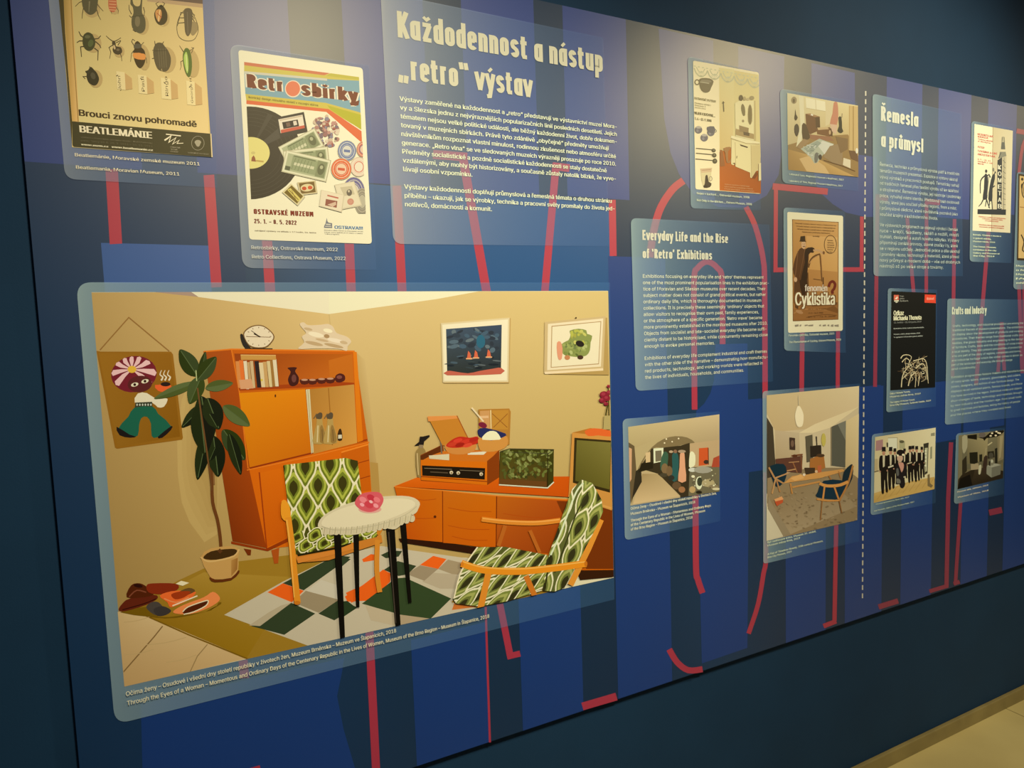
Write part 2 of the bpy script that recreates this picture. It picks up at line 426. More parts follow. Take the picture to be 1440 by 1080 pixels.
# ------------------------------------------------------------------ the board
X0 = B(14, 0).x; X1 = 3.28; ZT = 2.247; ZB = 0.560
ORI[0] = Vector((X0, YB, ZB))
board = empty('exhibition_board', ORI[0], 'long board printed with blue stripes and pink letter outlines on navy wall', 'exhibition board')
DEPTH[0] = 0.0
NAVY = (33, 53, 80); NAVY2 = (30, 66, 108); BLUE = (48, 68, 116); LOW = (31, 62, 112)
white(238, 228, 178)
M_EDGE = mat_plain('board_edge', (0.03, 0.05, 0.08), 0.6)
pb = boxmesh('panel_body', (0, 0.0004, 0), (X1 - X0, GAP - 0.005, ZT - ZB), M_EDGE, board)
s = Ink()
def wp(x, z, y): s.v.append(Vector((x, y, z)))
def rect(x0, x1, z0, z1, c0, c1=None, n=1, sk=s):
    """upright rectangle of the print, colour running c0 -> c1 across"""
    y = sk._y(); b = len(sk.v); c1 = c1 or c0
    for i in range(n+1):
        k = i/n; x = x0 + (x1-x0)*k
        for z in (z0, z1):
            sk.v.append(Vector((x, y, z))); sk.c.append(ink(tuple(a + (e-a)*k for a, e in zip(c0, c1))))
    for i in range(n): sk.f.append([b+2*i, b+2*i+2, b+2*i+3, b+2*i+1])
X = lambda u, v: B(u, v).x
Z = lambda u, v: B(u, v).z
xs = [X0, X(330, 400), X(560, 400), X(862, 400), X(1000, 400), X(1100, 400), X(1217, 400), X1]
cs = [(29, 56, 80), (31, 58, 84), (30, 54, 74), (27, 50, 70), (25, 56, 80), (25, 50, 72), (25, 50, 74), (25, 46, 68)]
for i in range(7): rect(xs[i], xs[i+1], ZB, ZT, cs[i], cs[i+1], 4)
rect(X(340, 300), X(560, 300), Z(420, 420), Z(420, 252), (34, 62, 84), (36, 84, 122), 5); rect(X(560, 300), X(861, 300), Z(420, 420), Z(420, 252), (36, 84, 122), (28, 78, 118), 4)
s.done('navy_print', board, M_BOARD)
s = Ink()
def stripe(l, r, top=None, bot=None, c=BLUE, c2=None):
    rect(X(*l), X(*r), Z(*bot) if bot else ZB, Z(*top) if top else ZT, c, c2, 4 if c2 else 1, s)
# upper row
stripe((14, 0), (200, 235), None, (120, 233)); stripe((278, 243), (404, 0), None, (340, 247))
stripe((480, 0), (594, 0), None, (545, 259)); stripe((648, 0), (750, 6), None, (710, 270)); stripe((791, 19), (880, 29), None, (850, 279))
s.poly([(926, 40), (929, 83), (934, 167), (943, 215), (955, 245), (975, 273), (1010, 291), (1048, 292), (1078, 275), (1095, 246), (1101, 200), (1103, 79.5)], BLUE)
rect(X(1003, 60), X(1038, 70), Z(1020, 285), ZT, NAVY, None, 1, s)
s.poly([(1141, 88.5), (1202, 102.5), (1203, 217), (1233, 221), (1234, 305), (1216, 305), (1190, 299), (1171, 287), (1150, 268), (1142, 230)], BLUE)
stripe((1247, 115), (1297, 130), None, (1260, 304)); stripe((1320, 130), (1366, 140), None, (1340, 307)); stripe((1390, 145), (1430, 152), None, (1400, 300))
stripe((1450, 160), (1480, 160), None, (1450, 300))
# blocks between and below
stripe((142, 342), (293, 343), (200, 343), (200, 640), (58, 92, 138))
stripe((855, 360), (938, 520), (860, 360.5), None, LOW)
s.poly([(1006, 484), (1051, 483), (1052, 562), (1215, 547), (1213, 640), (1053, 664), (1051, 911), (987, 933), (979, 600), (979, 578), (990, 568), (999, 553), (1004, 535)], LOW)
stripe((1105, 850), (1161, 850), (1130, 640), None, LOW); stripe((1188, 850), (1236, 830), (1200, 545), None, LOW)
stripe((1208, 700), (1242, 570), (1215, 545), None, LOW)
stripe((1269, 590), (1311, 700), (1290, 540), None, LOW); stripe((1352, 740), (1389, 740), (1360, 533), None, LOW); stripe((1411, 740), (1462, 740), (1430, 525), None, LOW)
stripe((1311, 560), (1352, 560), (1320, 537), (1320, 622), LOW); stripe((1389, 640), (1411, 640), (1400, 529), (1400, 600), LOW)
stripe((1490, 740), (1540, 740), (1500, 525), None, LOW)
s.poly([(198, 990), (484, 925), (481, 945), (474, 979), (483, 1025), (500, 1083), (497, 1101), (203, 1190)], LOW)
stripe((579, 925), (683, 900), (620, 890), None, LOW); stripe((731, 900), (817, 870), (770, 830), None, LOW)
s.done('blue_stripe_print', board, M_BOARD)
# pink outlines of huge letters
PINK = (178, 57, 70); PINK_PALE = (150, 56, 72)
def pk(pts, w, sm=0, w2=None): Ink().line(pts, w, PINK if pts[0][0] < 1225 else PINK_PALE, sm, w2).done('letter_outline', board, M_BOARD)
pk([(157, 238), (163, 343)], 17.5); pk([(293.7, 246), (304.5, 404)], 15); pk([(374.5, 325), (380, 412)], 14.5)
pk([(490.5, 330), (494, 412)], 13); pk([(558, 261), (565.5, 412)], 12.5)
pk([(609, 217), (657, 221)], 12.5); pk([(650, 216), (684.5, 412)], 12.3); pk([(777, 233.5), (801, 236.5)], 11); pk([(782, 230), (766, 412)], 10.5)
pk([(861, 281), (862.3, 360)], 9.8)
pk([(961, 254), (946, 266), (930, 290), (921, 317), (916, 345), (914, 362)], 10.5, 4)
pk([(1049, 291), (1060.5, 314), (1068.5, 341), (1073.5, 367), (1075.2, 399), (1076, 560)], 7.5, 4)
pk([(976.8, 576), (976.3, 500), (976, 395), (981, 377), (994.6, 368), (1009, 377), (1015.5, 395), (1016.2, 484)], 8.0, 4)
pk([(978, 690), (978.8, 797), (981.5, 815), (988, 834)], 8.5, 4)
pk([(1076.4, 664), (1077.2, 780), (1073.6, 807), (1066, 850), (1052.6, 891)], 6.4, 4)
pk([(941, 913), (952, 931), (968, 942.5), (988, 941)], 8.5, 4)
pk([(819, 993.5), (867, 979.5)], 11)
pk([(701.5, 842), (718, 925)], 9.5); pk([(713, 923.5), (731.5, 919)], 8.5); pk([(682.5, 840), (689, 1044)], 3)
pk([(519, 880), (529.5, 1096)], 11.5); pk([(341.5, 924), (344, 954)], 13); pk([(345, 1085), (366, 1079)], 6)
pk([(1086.5, 262), (1164, 269.5)], 9); pk([(1091.2, 259), (1090.5, 383)], 5.8); pk([(1088, 379.5), (1215, 379)], 6.5); pk([(1212, 304.5), (1211.5, 381)], 5.2)
pk([(1128.3, 462), (1127.3, 552)], 6.5); pk([(1178.5, 462), (1178, 548)], 5.6)
pk([(1176, 735), (1173.5, 873)], 6.0); pk([(1158, 880.5), (1176, 873.5)], 6.5)
pk([(1234, 273), (1230.5, 544)], 5.5); pk([(1231, 277), (1249, 279)], 8)
pk([(1275.5, 304), (1284.8, 412)], 5.2); pk([(1303, 283), (1302.5, 412)], 5); pk([(1301, 283), (1322, 285)], 7.5)
pk([(1342.3, 308), (1339.5, 530)], 5.2); pk([(1390.5, 322), (1372.5, 542)], 5.6); pk([(1433, 400), (1437.5, 525)], 5.2)
pk([(1408.7, 453), (1403.5, 523)], 5); pk([(1408.7, 453), (1412.3, 521)], 5)
pk([(1429.5, 184), (1446, 187)], 7); pk([(1446, 190), (1438, 206), (1433, 243)], 4.5, 3); pk([(1440, 395), (1441, 520)], 5)
pk([(1337.5, 622), (1333.5, 700), (1331, 826)], 6.0); pk([(1307, 831.5), (1333.5, 823.5)], 5.5)
pk([(1351, 705), (1343.5, 822)], 5.0); pk([(1341, 821), (1349.5, 818)], 5.5)
pk([(1391, 721), (1409, 717)], 8.5); pk([(1235.5, 853.5), (1263, 845)], 7.5)
s = Ink()
n = 62
for k in range(n):
    t0 = k/n; t1 = t0 + 0.58/n
    a, b = [(1217.4 - 4.6*t, 128 + 718*t) for t in (t0, t1)]
    s.line([a, b], 1.9, (204, 196, 160))
s.done('dashed_divider', board, M_BOARD)
# ------------------------------------------------------------------ large photograph of the retro living room
FILM_L, FILM_R = (0.42, 0.66, 1.0, 0.60), (0.09, 0.30, 0.95, 0.17)
def onion(s, c, w, h, rot=0, sh=0.0, cols=None, slot=None):
    """one peacock-feather motif of the chair fabric, tip pointing down before rotation"""
    y_keep = DEPTH[0]
    if slot is not None: DEPTH[0] = slot
    base = [(0, .58), (.17, .40), (.40, .16), (.47, -.10), (.36, -.36), (.16, -.50), (0, -.60)]
    pts = base + [(-x, y) for x, y in base[-2:0:-1]]
    cr, sr = math.cos(math.radians(rot)), math.sin(math.radians(rot))
    for k, dy, col in zip((1.0, .86, .70, .52, .36), (0, -.01, -.015, -.015, -.01), cols or ((224, 216, 166), (104, 108, 30), (168, 166, 58), (112, 116, 36), (60, 54, 24))):
        P = []
        for x, y in pts:
            X_, Y_ = x*k*w, (y*k + dy)*h; X_ += sh*Y_
            P.append((c[0] + X_*cr - Y_*sr, c[1] + X_*sr + Y_*cr))
        s.poly(P, col, 2)
    if slot is not None: DEPTH[0] = max(y_keep, DEPTH[0])
def slot(b, r, k): return b + (((4 - r) % 5)*2 + k % 2)*5.0*EPS
def leaf(s, a, b, w, col, rib=(88, 98, 54), bend=0.0):
    dx, dy = b[0]-a[0], b[1]-a[1]; L = math.hypot(dx, dy); ux, uy = dx/L, dy/L
    prof = [(0, .04), (.12, .30), (.35, .50), (.6, .48), (.82, .30), (1, .0)]
    mid = lambda t: (a[0] + dx*t - uy*bend*math.sin(math.pi*t)*L, a[1] + dy*t + ux*bend*math.sin(math.pi*t)*L)
    up = [(mid(t)[0] - uy*w*k, mid(t)[1] + ux*w*k) for t, k in prof]; dn_ = [(mid(t)[0] + uy*w*k, mid(t)[1] - ux*w*k) for t, k in prof]
    s.poly(up + dn_[-2:0:-1], col, 3)
    lo = tuple(max(0, c - 14) for c in col)
    s.poly([mid(t) for t, k in prof] + dn_[-2:0:-1], lo, 2)
    s.line([mid(t) for t in (0.02, .3, .6, .95)], w*.045, rib)

white(238, 218, 165)
t = card('living_room_photo_card', 160, 1018, 'largest print on the board, photo of a retro living room with orange cabinets', 'photo print', 'captioned photo prints on the board')
view(0, 0, 1)
film(t, [(107, 397), (857.5, 397.5), (864, 843), (161.5, 1019)], 22, FILM_L, FILM_R, (1, 0, 0, 1))
CLIP[0] = [(128.7, 411), (855, 409), (863, 812.3), (175.4, 964.9)]
s = Ink()
s.rr([(128.7, 409.8), (856.3, 407.8), (864, 812.5), (175.4, 965.2)], 5, (236, 214, 158), (0, 1, 0, 0))
# walls, ceiling
s.grad([(128.7, 411.3), (462, 410), (464, 770), (168, 880)], (196, 152, 84), (222, 180, 108), (204, 160, 84), (178, 136, 70), 14, 12)
s.grad([(462, 410), (855.3, 409.4), (862.8, 800), (464, 770)], (222, 182, 112), (214, 178, 104), (186, 148, 76), (206, 162, 88), 14, 12)
view(100, 390, 3.6)
s.poly([(600, 69), (1305, 69), (1305, 186), (960, 142), (640, 99)], (238, 216, 176))
s.poly([(1305, 69), (2075, 69), (1850, 110), (1600, 145), (1305, 186)], (240, 220, 184))
s.poly([(385, 70), (600, 69), (645, 99), (520, 86)], (176, 140, 110))
s.poly([(1303, 186), (1308, 186), (1330, 360), (1322, 360)], (208, 168, 98))
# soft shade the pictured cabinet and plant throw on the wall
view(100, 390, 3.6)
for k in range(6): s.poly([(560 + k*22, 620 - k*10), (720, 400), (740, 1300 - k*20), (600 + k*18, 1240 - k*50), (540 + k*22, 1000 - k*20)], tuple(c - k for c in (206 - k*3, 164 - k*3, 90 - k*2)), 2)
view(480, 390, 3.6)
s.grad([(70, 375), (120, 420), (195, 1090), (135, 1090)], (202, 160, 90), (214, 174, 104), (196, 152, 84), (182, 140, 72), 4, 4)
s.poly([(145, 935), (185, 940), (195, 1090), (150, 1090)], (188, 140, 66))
# carpet, tiles, rug
white(212, 194, 140)
view(100, 650, 2.8425)
s.poly([(180, 600), (230, 585), (430, 472), (530, 425), (640, 400), (880, 370), (1137, 330), (1400, 470), (2180, 520), (2180, 760), (960, 738), (705, 788)], (152, 110, 34))
s.grad([(240, 592), (530, 440), (900, 460), (700, 786)], (140, 98, 26), (166, 124, 44), (160, 118, 38), (146, 104, 26), 6, 6)
s.grad([(186, 598), (250, 592), (706, 784), (213, 897)], (196, 156, 92), (206, 168, 104), (198, 156, 92), (186, 142, 80), 6, 6)
s.line([(366, 655), (330, 700), (206, 842)], 5, (130, 96, 50)); s.line([(545, 728), (505, 775), (470, 850)], 4, (150, 116, 64)); s.line([(250, 592), (470, 690), (705, 786)], 6, (120, 84, 24))
for a, b in (((210, 640), (330, 612)), ((300, 730), (460, 700)), ((210, 770), (330, 748)), ((380, 800), (500, 770))): s.line([a, ((a[0]+b[0])/2, (a[1]+b[1])/2 + 6), b], 3, (186, 148, 86), 3)
CREAM, TAN, GRN, ORG = (190, 168, 122), (158, 132, 88), (52, 60, 36), (232, 90, 28)
s.poly([(612, 610), (845, 478), (1060, 372), (1240, 335), (1590, 385), (1610, 440), (1520, 560), (1700, 600), (960, 738)], CREAM)
s.poly([(846, 484), (1060, 372), (1118, 378), (930, 512)], GRN); s.poly([(785, 520), (846, 484), (930, 514), (882, 560)], ORG)
s.poly([(720, 655), (880, 562), (976, 605), (852, 690)], GRN); s.poly([(888, 560), (938, 514), (1072, 550), (990, 602)], (150, 126, 84))
s.poly([(712, 652), (790, 600), (840, 572), (880, 562), (755, 655)], (176, 152, 106)); s.poly([(988, 605), (1070, 550), (1140, 578), (1052, 632)], GRN)
s.poly([(1098, 522), (1140, 503), (1160, 545), (1120, 562)], ORG); s.poly([(940, 514), (1000, 470), (1090, 500), (1072, 550)], (196, 176, 132))
view(480, 650, 3.6)
s.poly([(0, 480), (48, 490), (0, 530)], GRN); s.poly([(105, 492), (150, 465), (182, 470), (170, 496), (112, 506)], ORG)
s.poly([(200, 470), (250, 446), (308, 450), (290, 478), (225, 486)], GRN); s.poly([(398, 520), (465, 474), (532, 490), (490, 540)], ORG)
s.poly([(490, 540), (540, 493), (622, 512), (592, 570), (560, 566)], TAN); s.poly([(410, 604), (470, 560), (560, 566), (590, 572), (575, 640), (500, 640)], (176, 152, 108))
s.poly([(330, 566), (398, 522), (490, 540), (420, 600)], (150, 126, 86)); s.poly([(285, 500), (380, 525), (335, 568), (290, 576), (215, 545)], GRN)
s.poly([(18, 680), (108, 622), (212, 543), (248, 562), (248, 604), (150, 700), (30, 706)], ORG)
s.poly([(104, 716), (275, 588), (322, 584), (556, 690), (452, 792), (300, 772)], (54, 66, 36)); s.poly([(0, 705), (30, 702), (78, 738), (0, 790)], (44, 56, 32))
s.poly([(300, 772), (452, 792), (420, 818), (285, 840)], (170, 142, 96)); s.poly([(120, 720), (298, 774), (284, 830), (150, 800)], (186, 160, 112))
s.poly([(580, 690), (560, 748), (700, 730), (690, 700)], (196, 104, 40))
ph = s.done('photograph', t, label='photo of a room with orange cabinets, patterned armchairs and a checked rug')

# --- tapestry
white(226, 208, 152)
s = Ink(); view(100, 390, 3.6)
s.line([(146, 368), (292, 203), (497, 374)], 6, (150, 104, 48))
s.poly([(128, 372), (150, 376), (505, 376), (516, 390), (566, 812), (562, 822), (232, 868), (222, 862)], (150, 96, 28))
s.grad([(140, 384), (504, 384), (552, 806), (236, 856)], (156, 102, 30), (146, 92, 26), (136, 84, 22), (150, 98, 30), 5, 5)
s.disc((318, 490), 116, 92, (118, 32, 40), -8)
for k in range(9):
    a0 = math.radians(-232 + k*33); a1 = a0 + math.radians(17)
    c0 = (308, 466)
    def dome(a, f):
        r = max(q_ for q_ in range(20, 200, 2) if ((c0[0] + q_*math.cos(a) - 318)/116)**2 + ((c0[1] + q_*math.sin(a) - 490)/92)**2 <= 1)
        return (c0[0] + f*r*math.cos(a), c0[1] + f*r*math.sin(a))
    s.poly([c0, (c0[0] + 60*math.cos(a0-.05), c0[1] + 48*math.sin(a0-.05)), dome(a0, .93), dome((a0+a1)/2, 1.0), dome(a1, .93), (c0[0] + 56*math.cos(a1+.05), c0[1] + 44*math.sin(a1+.05))], (232, 178, 168))
s.disc((308, 466), 22, 18, (226, 170, 50)); s.disc((348, 540), 62, 42, (92, 36, 34), -6)
for x, y in ((322, 543), (374, 526)): s.disc((x, y), 19, 10, (226, 206, 180), -15); s.disc((x, y), 7, 7, (50, 22, 22))
s.poly([(338, 588), (384, 586), (430, 615), (480, 612), (488, 622), (470, 655), (438, 658), (412, 636), (322, 634)], (226, 204, 168), 2)
s.poly([(424, 545), (506, 546), (496, 570), (470, 580), (440, 574)], (228, 92, 40), 2); s.disc((478, 541), 25, 11, (44, 30, 28))
for x in (456, 474, 494): s.line([(x, 522), (x+8, 505), (x-6, 492), (x+2, 470)], 9, (226, 204, 160), 3, 3)
s.poly([(326, 634), (410, 630), (412, 655), (322, 660)], (60, 60, 40))
for k in range(6): s.disc((334 + k*14, 645), 4, 6, (196, 190, 150), 0, 8)
s.poly([(320, 660), (414, 655), (440, 690), (508, 756), (440, 808), (408, 804), (404, 740), (384, 706), (356, 712), (344, 750), (338, 800), (298, 808), (236, 770), (290, 705)], (30, 92, 62), 2)
s.poly([(230, 756), (296, 796), (330, 806), (300, 812), (246, 800)], (30, 26, 26), 2); s.poly([(508, 752), (506, 772), (462, 812), (438, 808)], (30, 26, 26), 2)
s.done('pictured_tapestry', ph, label='brown wall tapestry with a figure in a striped turban holding a cup')

# --- shoes on the carpet
white(205, 188, 136)
s = Ink(); view(100, 650, 2.8425)
s.poly([(196, 600), (300, 578), (350, 618), (440, 612), (560, 592), (590, 560), (600, 566), (540, 596), (420, 622), (330, 620)], (110, 78, 22), 2)
s.poly([(190, 590), (205, 565), (235, 545), (330, 530), (345, 545), (300, 570), (215, 596)], (92, 36, 24), 3)
s.poly([(222, 540), (240, 492), (275, 484), (305, 500), (330, 528), (290, 540)], (78, 34, 18), 3); s.line([(232, 538), (262, 512), (300, 520)], 5, (120, 62, 38), 3); s.line([(205, 590), (290, 566), (340, 546)], 4, (52, 22, 16), 3); s.disc((268, 494), 18, 7, (44, 20, 12), 10); s.poly([(302, 492), (330, 484), (420, 486), (424, 510), (360, 528), (310, 520)], (124, 42, 24), 3)
s.poly([(300, 580), (320, 560), (350, 560), (375, 590), (385, 600), (350, 612), (325, 605)], (70, 60, 48), 3); s.poly([(330, 588), (365, 575), (400, 592), (380, 610), (345, 614)], (58, 50, 42), 3)
s.poly([(354, 534), (400, 516), (470, 512), (480, 520), (500, 520), (470, 550), (400, 580), (385, 560)], (222, 94, 38), 3); s.poly([(430, 520), (470, 502), (496, 515), (450, 535)], (96, 66, 34), 3)
s.line([(405, 574), (450, 556), (505, 534)], 5, (226, 190, 140), 3); s.poly([(400, 528), (440, 516), (478, 518), (452, 540), (416, 548)], (150, 52, 24), 3); s.line([(372, 545), (420, 560), (470, 540)], 4, (240, 130, 70), 3); s.line([(560, 524), (584, 545), (570, 566)], 6, (150, 70, 36), 3)
s.poly([(408, 596), (450, 570), (530, 540), (566, 518), (592, 536), (590, 556), (545, 584), (480, 606), (425, 606)], (220, 120, 58), 3)
s.poly([(446, 596), (470, 578), (530, 556), (548, 556), (535, 574), (490, 596), (455, 606)], (78, 34, 18), 3); s.line([(446, 598), (468, 578), (530, 556), (548, 554), (538, 574), (490, 598), (450, 608)], 4, (232, 204, 158), 3)
s.poly([(418, 486), (440, 474), (472, 482), (446, 494)], (216, 202, 164))
s.done('pictured_shoes', ph, label='pile of brown and orange shoes on the carpet')

# --- cabinet
white(230, 212, 160)
s = Ink(); view(0, 0, 1)
s.grad([(286, 494), (326.4, 490.5), (375, 771), (327, 761)], (168, 76, 26), (176, 74, 22), (158, 62, 20), (132, 52, 18), 4, 10)
s.poly([(326.4, 490.5), (498.6, 493), (518, 624), (352, 661)], (200, 91, 16))
s.poly([(350, 658), (518, 622), (523, 702), (440, 765), (375, 772)], (220, 101, 18))
view(100, 390, 3.6)
s.line([(672, 376), (812, 364), (1434, 374)], 7, (224, 113, 30)); s.line([(812, 366), (852, 580), (896, 968)], 6, (224, 113, 30))
s.grad([(826, 386), (1424, 388), (1432, 536), (850, 570)], (150, 62, 22), (186, 91, 22), (206, 107, 32), (170, 72, 24), 6, 3)
s.poly([(1304, 420), (1424, 388), (1432, 536), (1310, 532)], (196, 101, 28)); s.poly([(848, 560), (1310, 526), (1434, 534), (1434, 546), (852, 574)], (164, 62, 20))
s.grad([(850, 586), (1186, 566), (1218, 888), (904, 964)], (226, 131, 14), (224, 125, 10), (206, 105, 8), (214, 113, 10), 6, 6)
s.line([(1188, 566), (1218, 892)], 5, (150, 60, 18)); s.line([(904, 966), (1218, 890), (1500, 822)], 8, (150, 54, 18)); s.line([(890, 976), (1216, 906), (1510, 834)], 5, (232, 119, 34))
s.disc((1034, 600), 4, 8, (80, 40, 20), 0, 10)
s.grad([(1196, 568), (1432, 542), (1448, 838), (1226, 894)], (176, 116, 44), (196, 136, 58), (214, 146, 60), (196, 126, 48), 5, 5)
s.poly([(1300, 560), (1305, 560), (1325, 850), (1320, 850)], (160, 100, 36)); s.poly([(1188, 568), (1208, 566), (1228, 886), (1216, 892)], (212, 190, 132)); s.line([(1198, 568), (1222, 890)], 2, (150, 116, 70))
s.poly([(1428, 376), (1446, 378), (1478, 826), (1450, 836)], (222, 115, 24))
view(100, 650, 2.8425)
s.line([(752, 40), (782, 346)], 5, (160, 58, 18)); s.grad([(756, 42), (860, 20), (872, 300), (784, 338)], (222, 105, 20), (224, 105, 18), (206, 89, 14), (212, 93, 14), 4, 4); s.poly([(640, 316), (780, 346), (872, 300), (880, 312), (786, 356), (640, 326)], (150, 56, 18))
s.poly([(800, 352), (832, 342), (828, 404), (812, 406)], (180, 80, 28)); s.poly([(690, 345), (720, 350), (718, 372), (706, 372)], (120, 50, 20))
view(480, 390, 3.6)
s.poly([(0, 886), (136, 848), (150, 1078), (0, 1100)], (204, 93, 16)); s.line([(0, 886), (136, 846)], 7, (236, 129, 38)); s.line([(70, 945), (140, 925)], 4, (150, 56, 18)); s.line([(95, 1020), (146, 1005)], 4, (150, 56, 18))
cab = s.done('pictured_cabinet', ph, label='tall orange wall unit with open shelf, drop door and lower cupboard')

# --- things on and in the cabinet
s = Ink(); view(100, 390, 3.6)
for k, (x0, x1, y0, y1, c) in enumerate(((832, 858, 425, 560, (214, 130, 62)), (850, 872, 420, 565, (226, 110, 44)), (872, 890, 424, 566, (226, 200, 150)), (890, 905, 430, 562, (196, 150, 90)), (905, 922, 424, 560, (206, 168, 110)), (928, 950, 424, 558, (44, 34, 34)), (950, 972, 432, 556, (222, 190, 130)), (970, 990, 428, 556, (200, 150, 84)), (990, 1008, 424, 555, (214, 184, 120)), (1006, 1024, 420, 553, (160, 110, 50)), (1020, 1040, 416, 552, (222, 196, 146)))):
    s.poly([(x0, y0), (x1, y0 - 1), (x1 + 12, y1), (x0 + 14, y1)], c); s.line([(x1, y0), (x1 + 12, y1)], 2, (110, 60, 24))
s.poly([(850, 520), (912, 514), (924, 562), (858, 566)], (216, 150, 96)); s.poly([(858, 392), (1036, 394), (1038, 418), (860, 418)], (198, 140, 62)); s.line([(858, 393), (1036, 395)], 4, (220, 168, 92)); s.disc((965, 520), 6, 6, (214, 180, 60)); 
s.done('pictured_books', ph, label='row of books on the open shelf of the cabinet')
s = Ink()
s.poly([(1096, 458), (1142, 456), (1134, 476), (1152, 505), (1150, 535), (1130, 550), (1108, 546), (1098, 515), (1112, 478)], (66, 28, 26), 3); s.disc((1128, 512), 12, 20, (110, 60, 50))
for x, y in ((1182, 528), (1222, 528), (1268, 524), (1312, 522)): s.poly([(x-24, y-10), (x+24, y-13), (x+17, y+11), (x-14, y+13)], (84, 34, 26), 2); s.disc((x, y-9), 17, 5, (196, 140, 100))
s.poly([(1338, 500), (1360, 486), (1384, 496), (1386, 520), (1362, 532), (1340, 526)], (78, 30, 28), 3); s.disc((1358, 505), 14, 9, (130, 70, 56))
s.done('pictured_vase_set', ph, label='dark jug with a row of small cups on the shelf')
s = Ink()
s.poly([(870, 290), (892, 258), (930, 242), (972, 244), (1010, 270), (1030, 300), (1016, 330), (985, 356), (930, 358), (892, 340)], (120, 84, 44), 3)
s.poly([(876, 290), (897, 262), (932, 247), (970, 249), (1006, 273), (1024, 300), (1011, 327), (982, 351), (932, 353), (897, 336)], (228, 200, 150), 3)
s.poly([(856, 290), (868, 288), (884, 325), (905, 352), (912, 362), (880, 358), (862, 325)], (44, 38, 34), 2); s.line([(890, 300), (1010, 303)], 3, (120, 80, 40)); s.line([(925, 285), (958, 302)], 6, (50, 36, 26)); s.line([(912, 270), (958, 302)], 3, (50, 36, 26))
for k in range(12): a = k*math.pi/6; s.line([(950 + 56*math.cos(a), 299 + 42*math.sin(a)), (950 + 64*math.cos(a), 299 + 48*math.sin(a))], 3, (110, 74, 40))
s.line([(880, 360), (1020, 362)], 5, (60, 44, 30)); s.done('pictured_clock', ph, label='round mantel clock on top of the orange cabinet')
s = Ink()
s.poly([(1158, 234), (1178, 228), (1200, 242), (1262, 240), (1300, 236), (1326, 250), (1345, 282), (1395, 300), (1418, 325), (1400, 350), (1395, 372), (1350, 362), (1240, 360), (1150, 362), (1180, 330), (1168, 300), (1190, 282), (1166, 252)], (220, 188, 138), 3)
for c, r1, r2, k in (((1240, 290), 40, 12, (236, 210, 166)), ((1300, 270), 24, 10, (240, 216, 174)), ((1294, 298), 14, 10, (170, 130, 80)), ((1340, 320), 44, 10, (234, 206, 160)), ((1230, 335), 46, 9, (190, 152, 100)), ((1330, 346), 50, 8, (186, 148, 96)), ((1380, 330), 20, 8, (200, 164, 112)), ((1200, 262), 22, 7, (196, 160, 108)), ((1270, 318), 34, 6, (198, 160, 108))): s.disc(c, r1, r2, k, 12)
s.done('pictured_shell', ph, label='large pale sea shell on top of the orange cabinet')
s = Ink()
for x, h in ((1258, 1.0), (1312, 1.05)):
    s.poly([(x-32, 842), (x-30, 800), (x-16, 745), (x-12, 712), (x+12, 712), (x+16, 745), (x+31, 795), (x+33, 838)], (182, 142, 70), 2); s.poly([(x+2, 835), (x+2, 760), (x+14, 750), (x+29, 800), (x+30, 834)], (152, 112, 52), 2); s.line([(x-8, 750), (x-12, 835)], 6, (214, 184, 120)); s.line([(x+12, 770), (x+16, 830)], 5, (122, 88, 44)); s.poly([(x-14, 716), (x-18, 700), (x, 684), (x+14, 690), (x+10, 716)], (92, 74, 50), 2); s.line([(x-14, 690), (x-30, 715)], 5, (110, 88, 56))
s.poly([(1350, 825), (1350, 790), (1358, 768), (1366, 768), (1372, 790), (1372, 824)], (60, 40, 24), 2); s.poly([(1352, 798), (1370, 796), (1371, 815), (1352, 817)], (216, 196, 150))
s.done('pictured_soda_siphons', ph, label='glass soda bottles in the glazed cabinet compartment')

# --- rubber plant
s = Ink(); view(100, 650, 2.8425)
s.line([(556, -70), (562, 60), (566, 160), (585, 230), (596, 300), (600, 360)], 13, (110, 62, 30), 3); s.line([(575, -60), (570, 20), (572, 90)], 6, (140, 96, 50), 3)
s.poly([(518, 380), (560, 345), (640, 336), (672, 350), (668, 380), (668, 430), (640, 462), (570, 468), (552, 452)], (204, 150, 76), 2); s.poly([(528, 384), (560, 356), (640, 346), (664, 354), (650, 372), (580, 390)], (70, 46, 24), 3)
s.line([(518, 380), (545, 396), (590, 392), (650, 376), (672, 348)], 6, (222, 172, 96), 3); s.poly([(555, 458), (580, 470), (640, 462), (668, 432), (672, 442), (640, 472), (575, 480), (556, 470)], (104, 50, 24), 2); s.grad([(640, 392), (666, 382), (664, 428), (640, 456)], (188, 132, 62), (164, 108, 46), (156, 100, 44), (178, 122, 56), 2, 3)
s.line([(590, 360), (600, 350)], 16, (96, 56, 30))
view(100, 390, 3.6)
D, Mi, Li = (36, 44, 24), (56, 66, 34), (92, 100, 52)
for a, b, w, c in (((690, 780), (640, 1025), 70, D), ((720, 800), (745, 1010), 95, D), ((770, 770), (880, 925), 90, Mi), ((800, 790), (860, 1000), 60, D), ((680, 640), (560, 760), 60, D), ((660, 600), (700, 850), 110, D), ((650, 640), (680, 900), 110, (32, 40, 22)), ((690, 610), (750, 770), 100, D), ((770, 650), (905, 752), 76, Li), ((640, 530), (420, 614), 48, Li), ((680, 560), (820, 535), 55, Li), ((660, 500), (600, 640), 80, (70, 80, 40)), ((640, 500), (550, 365), 84, Mi), ((650, 520), (680, 375), 40, Mi), ((640, 520), (735, 402), 74, (60, 70, 36)), ((700, 690), (740, 760), 60, D), ((730, 860), (700, 930), 40, D)):
    leaf(s, a, b, w, c)
s.line([(636, 525), (632, 470)], 5, (180, 180, 110)); s.line([(640, 560), (660, 700), (690, 900), (712, 1080)], 8, (110, 70, 36), 3)
